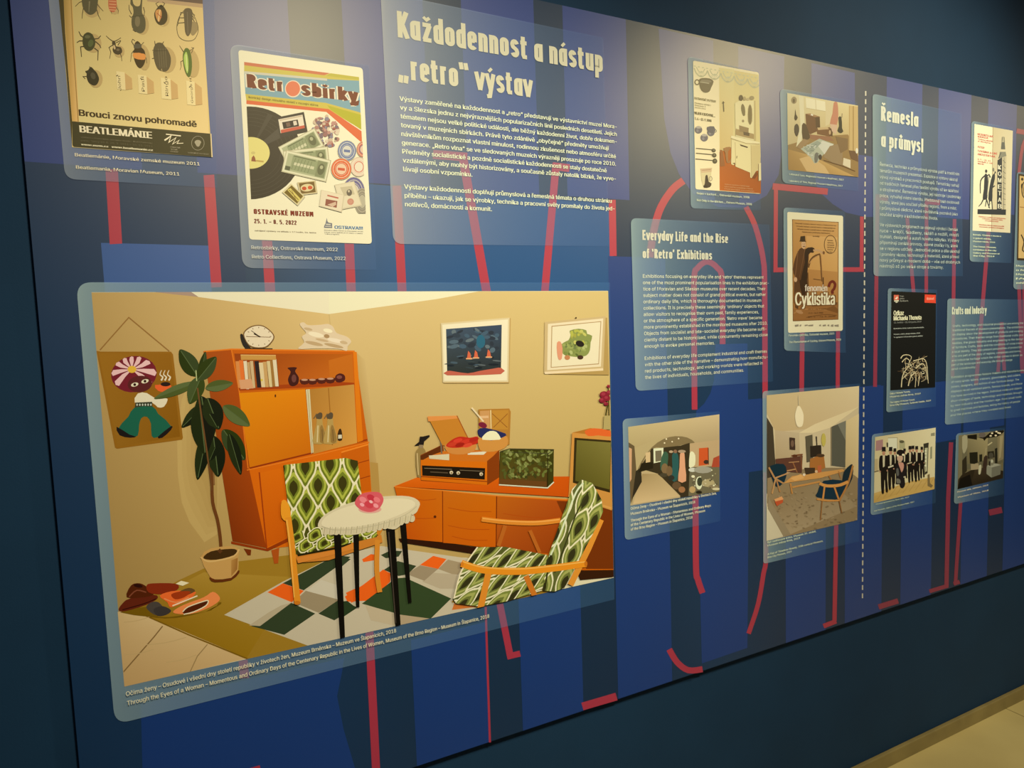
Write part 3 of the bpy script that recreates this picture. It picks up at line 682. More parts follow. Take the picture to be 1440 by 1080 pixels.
s.done('pictured_rubber_plant', ph, label='rubber plant with big dark leaves in a tan pot')

# --- framed pictures on the pictured wall
s = Ink(); view(480, 390, 3.6)
s.poly([(512, 236), (858, 206), (850, 536), (520, 536)], (186, 144, 78)); s.poly([(504, 232), (852, 204), (846, 530), (514, 532)], (216, 188, 130)); s.poly([(512, 240), (844, 213), (838, 522), (520, 524)], (232, 210, 158))
s.grad([(530, 262), (812, 240), (808, 490), (536, 496)], (66, 78, 84), (58, 70, 80), (42, 46, 42), (46, 50, 44), 6, 6)
random.seed(3)
for k in range(34):
    x, y = random.uniform(545, 795), random.uniform(262, 370); s.disc((x, y), random.uniform(8, 26), random.uniform(5, 13), random.choice([(52, 60, 64), (84, 98, 98), (68, 86, 92), (98, 106, 100), (46, 52, 56)]), random.uniform(-40, 40), 9)
s.disc((706, 325), 22, 34, (44, 94, 104), 0)
for k in range(26):
    x, y = random.uniform(545, 795), random.uniform(395, 462); s.disc((x, y), random.uniform(8, 30), random.uniform(3, 6), random.choice([(32, 40, 44), (70, 84, 86), (54, 62, 60), (30, 36, 40), (96, 100, 92)]), random.uniform(-10, 10), 8)
for x, y in ((645, 392), (680, 388), (745, 384)): s.poly([(x-9, y+18), (x-3, y-20), (x+8, y-8), (x+13, y+18)], (206, 96, 60)); s.line([(x-14, y+20), (x+18, y+20)], 6, (226, 160, 100))
s.poly([(536, 474), (570, 476), (640, 486), (700, 474), (770, 462), (809, 458), (808, 490), (536, 496)], (190, 92, 66), 2)
s.done('pictured_seascape', ph, label='framed painting of red sailing boats on a dark sea')
s = Ink()
s.poly([(1034, 230), (1346, 204), (1356, 494), (1050, 490)], (176, 138, 72)); s.poly([(1030, 226), (1338, 196), (1326, 468), (1026, 486)], (198, 164, 104)); s.poly([(1046, 236), (1326, 208), (1314, 452), (1042, 470)], (226, 200, 148)); s.poly([(1064, 246), (1316, 222), (1304, 440), (1060, 458)], (170, 132, 80)); s.poly([(1068, 250), (1312, 226), (1301, 436), (1064, 454)], (226, 204, 152))
s.line([(1030, 484), (1326, 466)], 12, (228, 196, 140)); s.disc((1188, 205), 4, 4, (70, 50, 30))
GL = [(122, 128, 60), (150, 152, 76), (92, 100, 46), (172, 170, 96), (110, 116, 62)]
s.poly([(1112, 340), (1150, 318), (1160, 290), (1156, 270), (1200, 260), (1240, 268), (1244, 286), (1270, 296), (1262, 330), (1258, 370), (1240, 396), (1200, 404), (1150, 398), (1122, 388)], (134, 136, 66), 2)
for k in range(40): s.disc((random.uniform(1120, 1245), random.uniform(322, 394)), random.uniform(5, 12), random.uniform(4, 9), random.choice(GL), random.uniform(0, 90), 7)
for k in range(14): s.disc((random.uniform(1165, 1255), random.uniform(272, 330)), random.uniform(7, 15), random.uniform(5, 9), random.choice([(176, 168, 66), (190, 178, 84), (160, 150, 60)]), random.uniform(0, 90), 8)
s.disc((1208, 336), 22, 15, (40, 34, 30), 20); s.poly([(1092, 330), (1110, 326), (1120, 360), (1116, 412), (1100, 416), (1092, 380)], (216, 140, 96), 2)
s.disc((1144, 406), 14, 12, (188, 120, 70)); s.disc((1210, 405), 15, 11, (70, 46, 34)); 
s.done('pictured_collage', ph, label='framed collage of a yellow and green creature')

# --- sideboard
s = Ink(); view(480, 650, 3.6)
s.grad([(268, 122), (380, 78), (1160, 72), (1376, 190)], (214, 91, 20), (224, 101, 26), (204, 81, 16), (196, 75, 14), 8, 3)
s.poly([(268, 122), (512, 142), (788, 168), (1376, 200), (1382, 560), (1200, 545), (790, 440), (512, 405), (335, 388)], (198, 91, 18))
s.grad([(272, 128), (510, 148), (512, 405), (326, 386)], (206, 93, 20), (204, 101, 24), (208, 97, 20), (196, 81, 16), 4, 5); s.grad([(516, 148), (784, 172), (782, 430), (516, 408)], (200, 101, 26), (204, 101, 22), (206, 93, 16), (204, 93, 16), 4, 5); s.grad([(790, 174), (1130, 196), (1130, 470), (788, 440)], (190, 95, 26), (176, 74, 26), (150, 62, 22), (176, 76, 26), 4, 5)
s.line([(512, 144), (514, 408)], 4, (122, 46, 16)); s.line([(786, 170), (784, 440)], 5, (112, 42, 16)); s.line([(268, 124), (512, 144), (788, 170), (1376, 202)], 5, (228, 121, 38))
for a, b in (((350, 180), (480, 186)), ((300, 270), (480, 282)), ((540, 230), (760, 250)), ((540, 320), (750, 340)), ((820, 260), (1100, 280)), ((560, 375), (740, 395))): s.line([a, ((a[0]+b[0])/2, (a[1]+b[1])/2 + 9), b], 3, (180, 72, 22), 3)
s.disc((474, 276), 7, 7, (90, 40, 20)); s.poly([(1090, 196), (1380, 204), (1382, 540), (1240, 540)], (120, 52, 20)); s.poly([(290, 385), (512, 408), (790, 444), (960, 470), (958, 492), (660, 462), (320, 408), (300, 404)], (52, 28, 14)); s.poly([(1190, 548), (1382, 545), (1382, 580), (1210, 596)], (58, 32, 14))
s.done('pictured_sideboard', ph, label='long low orange sideboard with plain doors')
s = Ink(); view(480, 390, 3.6)
s.poly([(386, 1010), (376, 900), (384, 872), (402, 860), (420, 868), (430, 900), (434, 1008)], (150, 118, 62), 2); s.line([(384, 890), (390, 1000)], 5, (206, 172, 108)); s.poly([(370, 852), (394, 832), (398, 806), (412, 806), (446, 798), (448, 806), (420, 830), (416, 852), (394, 850)], (36, 30, 28)); s.poly([(394, 848), (414, 848), (416, 864), (392, 864)], (150, 120, 80))
s.done('pictured_soda_siphon', ph, label='soda siphon with a black head beside the record player')
s = Ink()
s.poly([(400, 900), (515, 845), (520, 880), (800, 870), (800, 1010), (738, 1052), (402, 1030)], (140, 62, 22)); s.poly([(400, 904), (512, 848), (514, 900), (470, 930), (402, 936)], (96, 46, 22)); s.poly([(515, 880), (800, 872), (740, 936), (402, 930), (460, 900)], (204, 107, 32)); s.poly([(738, 930), (800, 880), (800, 1012), (738, 1052)], (134, 58, 20))
s.poly([(402, 924), (738, 934), (738, 1052), (404, 1026)], (214, 105, 22)); s.poly([(408, 952), (728, 966), (726, 1024), (410, 1004)], (34, 26, 20)); s.line([(420, 966), (560, 972)], 3, (130, 110, 80)); s.line([(450, 985), (540, 990)], 5, (90, 72, 50)); s.line([(600, 976), (720, 982)], 3, (120, 100, 70)); s.line([(402, 1008), (738, 1034)], 5, (150, 60, 18))
for x, y in ((557, 988), (592, 990), (708, 996)): s.disc((x, y), 9, 9, (216, 190, 140)); s.disc((x + 1, y + 2), 5, 5, (150, 120, 80))
s.poly([(443, 902), (546, 894), (546, 926), (446, 918)], (214, 192, 140)); s.poly([(500, 826), (508, 822), (512, 892), (504, 892)], (120, 96, 70)); s.poly([(640, 888), (740, 880), (720, 898), (640, 898)], (222, 204, 160))
s.poly([(436, 704), (585, 700), (640, 810), (560, 860), (512, 850)], (196, 121, 40)); s.poly([(436, 704), (585, 700), (592, 714), (440, 730)], (222, 136, 62)); s.line([(585, 700), (640, 812)], 5, (160, 84, 34))
s.done('pictured_record_player', ph, label='orange wooden record player with a black radio dial')
s = Ink()
s.poly([(524, 850), (560, 836), (660, 840), (684, 846), (672, 880), (620, 896), (560, 894), (530, 876)], (206, 128, 56), 2); s.poly([(530, 850), (560, 822), (600, 806), (650, 812), (690, 806), (694, 836), (660, 850), (600, 862), (550, 862)], (190, 46, 30), 3)
for x, y, c in ((590, 826, (214, 60, 40)), (630, 830, (206, 54, 36)), (670, 822, (176, 40, 30)), (600, 848, (160, 34, 26)), (560, 846, (200, 58, 36)), (640, 850, (216, 70, 44))): s.disc((x, y), 24, 10, c, -15)
s.done('pictured_yarn_bowl', ph, label='bowl of red yarn on the record player')
s = Ink()
s.poly([(694, 668), (850, 664), (858, 680), (852, 846), (838, 850), (696, 780)], (176, 116, 44)); s.poly([(702, 676), (750, 674), (752, 770), (704, 760)], (202, 142, 78)); s.line([(756, 672), (758, 766)], 6, (226, 190, 120)); s.line([(700, 708), (745, 706)], 12, (222, 170, 110)); s.poly([(764, 674), (846, 672), (844, 770), (764, 770)], (190, 128, 46)); s.line([(764, 690), (840, 760)], 4, (150, 90, 36)); s.line([(842, 690), (770, 760)], 4, (150, 90, 36)); s.line([(660, 660), (720, 730)], 8, (226, 196, 140))
s.poly([(692, 822), (720, 806), (800, 806), (840, 806), (840, 852), (800, 876), (740, 884), (700, 872)], (206, 136, 58), 2); s.poly([(690, 774), (730, 762), (830, 790), (822, 808), (760, 826), (706, 812)], (40, 44, 78), 2); s.poly([(714, 822), (724, 796), (752, 778), (784, 782), (804, 808), (800, 822)], (236, 222, 178), 2); s.disc((716, 748), 22, 14, (120, 34, 50), 20)
s.done('pictured_sewing_box', ph, label='open sewing box with white and navy yarn')
s = Ink()
s.poly([(804, 880), (850, 866), (1076, 870), (1074, 1034), (1046, 1066), (798, 1048)], (62, 58, 24)); s.grad([(806, 886), (1048, 890), (1046, 1060), (800, 1044)], (74, 72, 26), (66, 64, 24), (88, 60, 28), (96, 68, 30), 4, 4)
for k in range(120):
    x, y = random.uniform(814, 1062), random.uniform(880, 1012); s.disc((x, y), random.uniform(7, 20), random.uniform(4, 9), random.choice([(106, 108, 46), (124, 124, 58), (84, 86, 36), (64, 62, 28), (138, 136, 70), (96, 96, 42)]), random.uniform(0, 180), 7)
s.poly([(800, 1020), (1040, 1034), (1040, 1062), (798, 1046)], (104, 64, 30)); s.line([(798, 1050), (1044, 1066), (1076, 1036)], 6, (216, 206, 160)); s.line([(1046, 894), (1044, 1062)], 4, (48, 40, 22)); s.line([(806, 884), (852, 868), (1076, 872), (1048, 892), (806, 884)], 4, (70, 66, 40))
s.done('pictured_terrarium', ph, label='glass terrarium full of green plants')
s = Ink()
s.poly([(1168, 788), (1260, 762), (1400, 780), (1400, 1120), (1368, 1180), (1150, 1110)], (204, 136, 58)); s.poly([(1168, 786), (1262, 764), (1400, 784), (1400, 810)], (176, 110, 40)); s.poly([(1180, 812), (1366, 826), (1360, 1090), (1172, 1040)], (56, 44, 24)); s.grad([(1192, 824), (1364, 836), (1358, 1074), (1184, 1030)], (112, 100, 42), (126, 112, 50), (104, 92, 36), (92, 82, 32), 5, 5)
s.poly([(1232, 778), (1280, 764), (1360, 776), (1366, 806), (1300, 800), (1250, 804)], (220, 96, 40), 2); s.line([(1150, 1106), (1366, 1168)], 10, (216, 150, 68))
s.done('pictured_television', ph, label='old television with a wooden surround')
s = Ink()
s.line([(1342, 770), (1340, 690), (1350, 640)], 6, (70, 60, 24)); s.poly([(1326, 770), (1330, 700), (1362, 700), (1364, 770)], (176, 150, 84)); s.line([(1352, 560), (1356, 700)], 6, (84, 70, 30))
for c, r in (((1330, 594), 22), ((1322, 622), 17), ((1345, 612), 18), ((1356, 584), 15), ((1340, 640), 12), ((1354, 552), 10)): s.disc(c, r, r*.8, (132, 34, 44)); s.disc((c[0]-4, c[1]-4), r*.5, r*.4, (158, 50, 58))
s.done('pictured_flower_vase', ph, label='dark red flowers in a vase on the television')

# --- armchair behind the table
white(216, 200, 148)
s = Ink(); view(100, 650, 2.8425)
s.line([(1110, 40), (1140, 60)], 26, (204, 124, 36)); s.done('pictured_armchair_armrest', ph, label='far wooden arm of the armchair behind the table')
s = Ink(); s.line([(1230, 140), (1240, 260), (1225, 290)], 18, (196, 116, 34))
s.done('pictured_armchair_leg', ph, label='far wooden leg of the armchair behind the table')
s = Ink()
s.poly([(895, 366), (940, 352), (1240, 290), (1245, 320), (1030, 392), (905, 402)], (196, 116, 40)); s.line([(1225, 310), (1222, 430), (1234, 520)], 20, (206, 126, 40), 3)
s.done('pictured_armchair_frame', ph, label='pale wooden frame of the armchair behind the table')
s = Ink()
CLIP[0] = [(398.5, 654), (486, 644), (503, 648), (509, 700), (507, 752), (416, 780), (410, 752)]
s.poly([(840, -20), (1300, -20), (1300, 380), (840, 380)], (76, 74, 26))
b0 = DEPTH[0]
for r in range(-1, 7):
    for k in range(-1, 6):
        cx_ = 936 + (k - 1)*98 + (r % 2)*49 + (r*2); cy_ = 8 + r*76 - k*9 + 9
        if r < 4: onion(s, (cx_, cy_ + 14), 100, 156, slot=slot(b0, r, k))
CLIP[0] = [(413, 751), (440, 741), (530, 724), (530, 755), (418, 781)]
s.poly([(890, 300), (1300, 260), (1300, 370), (900, 372)], (76, 74, 26))
b0 = DEPTH[0]
for r in range(3):
    for k in range(6): onion(s, (905 + k*72 + (r % 2)*36, 300 + r*32 - k*8), 78, 52, -62, 0.3, slot=slot(b0, r, k))
CLIP[0] = [(128.7, 411), (855, 409), (863, 812.3), (175.4, 964.9)]
s.line([(906, 372), (1050, 345), (1120, 325)], 8, (40, 36, 18))
s.done('pictured_armchair_cushions', ph, label='green and white peacock-feather fabric on the armchair behind the table')
s = Ink()
s.poly([(900, 384), (1060, 350), (1130, 322), (1134, 346), (1040, 372), (908, 404)], (206, 122, 44)); s.poly([(838, 190), (842, 155), (858, 152), (874, 180), (878, 225), (860, 236), (842, 222)], (226, 142, 36), 2)
s.line([(868, 220), (882, 330), (890, 420), (905, 562)], 24, (218, 132, 36), 3, 26); s.line([(862, 230), (876, 340), (892, 540)], 5, (236, 160, 62), 3); s.disc((904, 562), 13, 8, (196, 110, 30))
s.done('pictured_armchair_armrest', ph, label='orange wooden arm and front leg of the armchair behind the table')

# --- round table with doily and bowl
s = Ink(); view(480, 650, 3.6)
for a, b, w in (((74, 360), (84, 735), 30), ((312, 300), (348, 712), 30)):
    s.line([a, b], w, (24, 18, 14), 0, 16)
view(0, 0, 1)
s.line([(474, 745), (482, 898)], 10.5, (24, 18, 14), 0, 6.5); s.line([(549, 740), (560, 880)], 12, (24, 18, 14), 0, 7); s.line([(546.5, 748), (556.5, 876)], 1.6, (70, 58, 44))
s.done('pictured_table_legs', ph, label='black tapering legs of the small round table')
s = Ink()
s.poly([(447, 740), (452, 728), (470, 716), (500, 705), (540, 698), (575, 698), (590, 706), (588, 716), (584, 722), (572, 728), (566, 736), (556, 744), (545, 743), (538, 741), (520, 746), (508, 750), (498, 752), (486, 752), (478, 748), (468, 752), (458, 750), (455, 744)], (206, 184, 132), 3)
s.poly([(452, 736), (462, 724), (490, 712), (540, 702), (574, 702), (584, 710), (566, 722), (530, 735), (490, 742), (462, 742)], (218, 196, 142), 3)
for k in range(17):
    x = 457 + k*7.6; y = 749 - max(0, k-4)**1.5*.44; s.poly([(x-4, y-5), (x+4, y-5.5), (x+4.5, y+1), (x+1, y+3.5), (x-3.5, y+1.5)], (202, 180, 128), 2); s.line([(x, y - 8), (x - 1.5, y + 2)], 1.0, (166, 148, 102)); s.line([(x + 3, y - 8), (x + 2.5, y + 1)], .8, (190, 172, 124))
s.line([(452, 740), (470, 745), (500, 744), (540, 736), (570, 724), (586, 712)], 0.9, (184, 166, 118), 4)
s.done('pictured_table_cloth', ph, label='cream frilled cloth on the small round table')
s = Ink(); view(480, 650, 3.6)
s.disc((145, 238), 58, 20, (216, 150, 120)); s.poly([(68, 205), (90, 168), (135, 152), (190, 152), (210, 175), (212, 200), (190, 236), (150, 252), (110, 246), (84, 230)], (206, 84, 80), 3)
for x, y, r, c in ((110, 190, 20, (224, 120, 110)), (150, 180, 22, (190, 50, 56)), (180, 190, 18, (222, 110, 100)), (140, 215, 24, (198, 62, 64)), (105, 215, 12, (234, 150, 136)), (175, 220, 14, (232, 140, 126)), (150, 200, 10, (240, 170, 156))): s.disc((x, y), r, r*.7, c, 30)
s.done('pictured_glass_bowl', ph, label='red heart-shaped glass bowl on the round table')

# --- armchair on the right
s = Ink(); view(480, 650, 3.6)
s.line([(1315, 290), (1250, 440), (1160, 622)], 30, (214, 134, 44)); s.done('pictured_armchair_post', ph, label='wooden back post of the armchair nearest the sideboard')
s = Ink(); s.line([(830, 320), (795, 425)], 20, (176, 92, 32)); s.line([(955, 345), (1005, 460)], 18, (176, 92, 32))
s.line([(710, 288), (830, 302), (980, 308), (1110, 294)], 25, (210, 124, 40), 4); s.line([(715, 284), (830, 297), (980, 302), (1105, 290)], 5, (232, 156, 70), 4)
s.done('pictured_armchair_frame', ph, label='far wooden armrest of the armchair nearest the sideboard')
s = Ink()
fab = ((222, 216, 172), (120, 124, 52), (160, 156, 74), (106, 108, 46), (54, 50, 28))
CLIP[0] = [(480 + x/3.6, 650 + y/3.6) for x, y in ((565, 690), (600, 570), (640, 500), (690, 430), (830, 428), (1045, 470), (1040, 560), (1015, 650), (830, 706), (700, 730), (580, 715))]
s.poly([(540, 400), (1100, 400), (1100, 800), (540, 800)], (86, 86, 38))
b0 = DEPTH[0]
for r in range(7):
    for k in range(7): onion(s, (590 + k*165 + (r % 2)*82 - r*14, 440 + r*58 + k*5), 84, 215, 74, 0.5, fab, slot=slot(b0, r, k))
CLIP[0] = [(480 + x/3.6, 650 + y/3.6) for x, y in ((1020, 650), (1040, 480), (1130, 240), (1165, 140), (1215, 88), (1270, 105), (1318, 190), (1325, 250), (1290, 330), (1200, 505), (1130, 634), (1080, 655))]
s.poly([(960, 60), (1400, 60), (1400, 700), (960, 700)], (92, 92, 42))
b0 = DEPTH[0]
for r in range(6):
    for k in range(8): onion(s, (1015 + r*80 + k*34 , 650 - k*138 + (r % 2)*69 + r*34), 92, 200, 24, 0.0, fab, slot=slot(b0, r, k))
CLIP[0] = [(128.7, 411), (855, 409), (863, 812.3), (175.4, 964.9)]
s.line([(1055, 480), (1105, 370), (1150, 250), (1190, 150), (1225, 105)], 9, (206, 204, 160), 4); s.line([(1080, 560), (1140, 400), (1190, 260), (1250, 150)], 7, (60, 58, 30), 4); s.line([(1030, 640), (1050, 520), (1060, 470)], 8, (50, 46, 24), 3); s.line([(690, 430), (640, 500), (600, 570), (570, 690)], 7, (228, 222, 180), 3)
s.done('pictured_armchair_cushions', ph, label='green and white feather-patterned seat and back of the nearest armchair')
s = Ink()
s.line([(745, 560), (725, 650), (700, 760)], 32, (214, 128, 40), 3); s.line([(935, 575), (985, 690)], 28, (196, 108, 34))
s.line([(608, 512), (720, 545), (900, 552), (1080, 535), (1240, 512)], 36, (222, 132, 32), 5); s.line([(615, 503), (720, 532), (900, 540), (1080, 524), (1235, 504)], 6, (240, 166, 70), 5); s.disc((612, 516), 8, 12, (206, 116, 32)); s.disc((1238, 514), 8, 14, (190, 104, 30))
s.done('pictured_armchair_armrest', ph, label='curved orange armrest and front leg of the nearest armchair')
CLIP[0] = None
s = Ink(); view(0, 0, 1); CAP = (224, 226, 208)
s.text('Očima ženy – Osudové i všední dny století republiky v životech žen, Muzeum Brněnska – Muzeum ve Šlapanicích, 2018', (177.5, 979), 557, 6.2, CAP, .012)
s.text('Through the Eyes of a Woman – Momentous and Ordinary Days of the Centenary Republic in the Lives of Women, Museum of the Brno Region – Museum in Šlapanice, 2018', (179, 992), 688, 6.2, CAP, .012)
s.done('caption', t, label='two white caption lines under the large photo')
# ------------------------------------------------------------------ beetle poster
CAPC = (216, 220, 204)
white(204, 194, 142)
t = card('beetle_poster', 92, 251, 'poster of pinned beetles with a dark footer, at the upper corner of the board', 'poster', 'captioned posters on the board')
view(0, 0, 1)
film(t, [(61.5, -75), (300, -105), (305, 264), (91.5, 251.5)], 16, (0.56, 0.68, 1.0, 0.54), (0.12, 0.30, 0.95, 0.10), (0, 0, 0, 1))
s = Ink()
s.poly([(79, -62), (278, -88), (297.8, 221), (101.5, 207)], (196, 168, 92))
s.grad([(79, -62), (278, -88), (293.6, 188), (102, 172)], (168, 134, 66), (178, 150, 84), (206, 176, 104), (196, 160, 86), 10, 10)
s.grad([(98, -40), (282, -60), (293.6, 187), (108, 172)], (184, 158, 84), (190, 160, 92), (208, 178, 104), (204, 182, 106), 8, 8)
view(0, 0, 4)
s.poly([(300, -300), (345, -300), (366, 180), (405, 680), (405, 820), (372, 400)], (72, 62, 34)); s.grad([(345, -200), (395, -200), (445, 688), (405, 680)], (150, 120, 56), (190, 152, 76), (214, 168, 92), (190, 146, 70), 3, 10); s.line([(395, -100), (412, 260), (440, 684)], 5, (146, 112, 52))
s.poly([(820, -20), (1140, 14), (1142, 44), (830, 8)], (170, 138, 88)); s.poly([(820, -80), (1140, -60), (1140, 22), (820, -14)], (96, 76, 56))
s.rr([(405, 682), (1184, 752), (1191, 884), (408, 826)], 14, (66, 60, 36), (0, 0, 0, 1)); s.line([(1186, 752), (1193, 884)], 6, (206, 180, 116))
ps = s.done('poster_sheet', t, label='cream poster showing a beetle display box')
s = Ink(); view(70, 0, 6)
DK = (62, 56, 34); DK2 = (86, 78, 48); LG = (70, 58, 36)
def legs(pts, w=7):
    for p in pts: s.line(p, w, LG, 0, w*.6)
def shade(c, rx, ry): s.disc((c[0]+16, c[1]+14), rx, ry, (176, 146, 82), -8)
beetles = []
def beetle(fn):
    global s
    s = Ink(); fn(); s.done('beetle', ps)
def b1():
    shade((340, 60), 70, 75); legs([[(280, 10), (250, 20), (215, 55)], [(285, 60), (275, 120), (272, 158)], [(390, 20), (415, 55), (452, 95)], [(395, 80), (410, 130), (430, 168)]])
    s.poly([(280, -60), (400, -60), (400, 60), (385, 105), (345, 126), (305, 105), (275, 50)], DK2, 3); s.line([(335, 10), (330, 100)], 12, (122, 110, 70), 0, 5)
def b2():
    shade((530, 60), 34, 50); s.poly([(500, -20), (555, -20), (565, 60), (545, 100), (510, 96), (494, 50)], (176, 96, 56), 3)
    for y in (10, 35, 60, 82): s.line([(500, y), (560, y+4)], 6, (206, 150, 92))
    legs([[(560, 60), (580, 90), (575, 120)], [(515, 95), (525, 118)]], 5)
def b3():
    shade((760, 190), 60, 90); legs([[(690, 120), (670, 80), (668, 40)], [(700, 250), (725, 270)], [(690, 150), (670, 130)], [(790, 60), (800, 100), (795, 130)]])
    s.poly([(700, 60), (680, 30), (690, -40), (705, 30), (730, 52), (760, 45), (770, -10), (782, -40), (778, 50), (780, 110), (805, 160), (806, 240), (775, 280), (730, 270), (695, 230), (690, 160), (706, 110)], DK2, 3); s.disc((740, 180), 22, 46, (116, 102, 64)); s.line([(690, 140), (800, 130)], 4, DK)
def b4():
    shade((940, 140), 55, 70); legs([[(915, 60), (895, 30), (920, 15)], [(955, 55), (970, 30), (950, 15)]], 6); s.line([(915, 205), (960, 215)], 5, (200, 178, 110))
    s.poly([(912, 60), (940, 40), (965, 62), (990, 110), (990, 170), (960, 208), (920, 208), (890, 170), (882, 110)], (70, 58, 34), 3); s.poly([(900, 85), (935, 80), (945, 120), (935, 160), (920, 185), (898, 150), (890, 110)], (190, 132, 66), 3); s.line([(930, 85), (915, 180)], 7, (226, 184, 110)); s.line([(905, 110), (945, 150)], 5, (150, 60, 40)); s.disc((940, 52), 14, 10, (50, 44, 30))
def b5():
    legs([[(1140, 110), (1105, 105), (1090, 170)], [(1140, 150), (1095, 150), (1080, 195)], [(1140, 190), (1085, 195), (1075, 220)], [(1190, 100), (1225, 130)], [(1195, 120), (1220, 160)], [(1200, 150), (1250, 230)]], 7)
    s.line([(1130, 90), (1090, 150), (1072, 230), (1090, 310), (1150, 344), (1215, 335), (1248, 280), (1250, 220), (1230, 160), (1200, 100)], 5, (92, 80, 48), 4)
    s.poly([(1190, 190), (1240, 190), (1250, 250), (1210, 300), (1185, 270)], (140, 118, 70), 3); s.poly([(1130, 90), (1160, 68), (1195, 78), (1205, 120), (1200, 200), (1190, 270), (1165, 306), (1142, 270), (1135, 180)], (92, 78, 50), 3); s.line([(1160, 100), (1166, 290)], 5, (116, 100, 66))
def b6():
    shade((350, 350), 70, 80); legs([[(290, 320), (262, 300), (245, 265)], [(290, 345), (250, 345), (228, 360)], [(295, 390), (260, 395), (268, 480)], [(370, 330), (410, 325), (430, 300)], [(385, 350), (420, 380), (432, 405)], [(375, 405), (408, 430), (405, 510)]], 10)
    s.poly([(290, 290), (320, 272), (355, 285), (370, 310), (385, 350), (375, 400), (340, 430), (300, 415), (278, 370), (278, 320)], (66, 64, 36), 3); s.disc((318, 310), 24, 14, (96, 92, 54)); s.disc((345, 365), 22, 32, (84, 88, 46), 20)
def b7():
    shade((570, 420), 45, 50); legs([[(535, 350), (505, 330), (475, 302)], [(545, 350), (575, 335), (600, 318)], [(530, 380), (500, 400), (515, 440), (505, 495)], [(575, 380), (600, 345)], [(590, 440), (605, 480), (608, 515)], [(560, 360), (600, 340)]], 7)
    s.poly([(525, 360), (540, 342), (556, 362), (560, 390), (600, 400), (610, 440), (580, 462), (545, 450), (530, 420), (535, 395)], (70, 58, 36), 3); s.disc((545, 398), 8, 20, (190, 160, 100), -15); s.disc((575, 420), 14, 10, (110, 92, 58))
def b8():
    shade((775, 470), 55, 110); legs([[(715, 390), (690, 350), (700, 330), (720, 345)], [(770, 380), (795, 355)], [(715, 420), (690, 450), (682, 520)], [(800, 460), (815, 500), (818, 535)]], 6)
    s.poly([(715, 370), (740, 346), (768, 372), (775, 400), (800, 430), (808, 490), (795, 545), (765, 576), (735, 555), (712, 500), (704, 440), (715, 410)], (64, 50, 28), 3); s.poly([(706, 446), (800, 455), (806, 496), (780, 505), (712, 490)], (206, 132, 58), 2); s.poly([(716, 372), (765, 372), (772, 402), (712, 408)], (86, 78, 54), 2)
def b9():
    shade((970, 490), 80, 110); legs([[(890, 380), (885, 345)], [(885, 420), (866, 425)], [(880, 490), (862, 495)], [(950, 370), (962, 350)]], 7)
    s.poly([(882, 390), (905, 362), (945, 362), (970, 390), (1000, 430), (1022, 490), (1015, 560), (985, 602), (945, 600), (910, 580), (885, 520), (872, 440)], (86, 74, 46), 3)
    for k in range(4): s.line([(915 + k*20, 410), (930 + k*18, 570)], 4, (112, 98, 62))
    s.line([(880, 430), (985, 425)], 4, (60, 52, 32)); s.line([(942, 580), (948, 602)], 5, (178, 150, 88))
def b10():
    shade((1185, 520), 60, 120); legs([[(1130, 440), (1105, 400), (1095, 385)], [(1180, 430), (1215, 405), (1195, 400)], [(1125, 510), (1105, 520), (1110, 560), (1098, 590)], [(1195, 450), (1215, 400)]], 5)
    s.poly([(1130, 430), (1150, 404), (1178, 420), (1195, 480), (1200, 560), (1190, 630), (1172, 650), (1150, 625), (1130, 560), (1122, 480)], (84, 96, 40), 3); s.poly([(1140, 450), (1155, 440), (1168, 500), (1170, 580), (1160, 620), (1140, 560), (1130, 490)], (158, 176, 74), 3); s.line([(1150, 460), (1160, 600)], 6, (206, 212, 120))
def b11():
    shade((370, 650), 60, 75); legs([[(320, 600), (300, 600)], [(320, 645), (280, 645), (300, 665)], [(340, 575), (335, 560)]], 7)
    s.poly([(320, 600), (345, 564), (375, 590), (400, 620), (416, 670), (395, 715), (360, 720), (325, 690), (310, 640)], (56, 50, 32), 3); s.poly([(300, 605), (330, 590), (345, 610), (325, 625)], (60, 54, 34), 2); s.disc((365, 640), 20, 30, (80, 72, 48), -20)
for fn in (b1, b2, b3, b4, b5, b6, b7, b8, b9, b10, b11): beetle(fn)
s = Ink()
for x0, y0, x1, h in ((560, 600, 632, 160), (742, 630, 816, 165), (935, 655, 1018, 185), (1150, 680, 1222, 210)):
    s.poly([(x1-6, y0+10), (x1+60, y0+60), (x1+66, y0+h-10), (x1, y0+h)], (186, 148, 82)); s.poly([(x0, y0), (x1, y0+10), (x1+8, y0+h), (x0+10, y0+h-8)], (212, 188, 116))
view(90, 110, 6.545)
for w, x, y, top, hh in (('John', 528, 114, 13, 24), ('Paul', 744, 124, 28, 24), ('Ringo', 962, 166, 46, 24), ('George H.', 1190, 230, 66, 18)):
    s.text(w, (x, y), 110 + top/6.545, hh, (84, 70, 44), 0, 1)
view(0, 0, 4)
for a in (((655, 428), (664, 422)), ((790, 440), (800, 450)), ((922, 462), (930, 470)), ((1064, 492), (1074, 482))): s.line(list(a), 5, (84, 70, 44))
s.done('name_label', ps, label='small upright name slips pinned beside the beetles')
s = Ink(); view(90, 110, 6.545)
s.text('Brouci znovu pohromadě', (142, 343), 1220, 56, (66, 52, 32), .03)
s.text('BEATLEMÁNIE', (150, 497), 808, 63, (232, 218, 164), .04)
s.text('výstava v Moravském zemském muzeu – Dietrichsteinský', (156, 548), 815, 13, (120, 108, 72), .0); s.text('palác Zelný trh 8, 20. 9. 2011 – 30. 11. 2011', (156, 580), 815, 15, (104, 94, 62), .0)
s.text('www.mzm.cz', (160, 617), 408, 17, (214, 200, 150), .04); s.text('www.beatlemanie.cz', (440, 640), 818, 18, (214, 200, 150), .04)
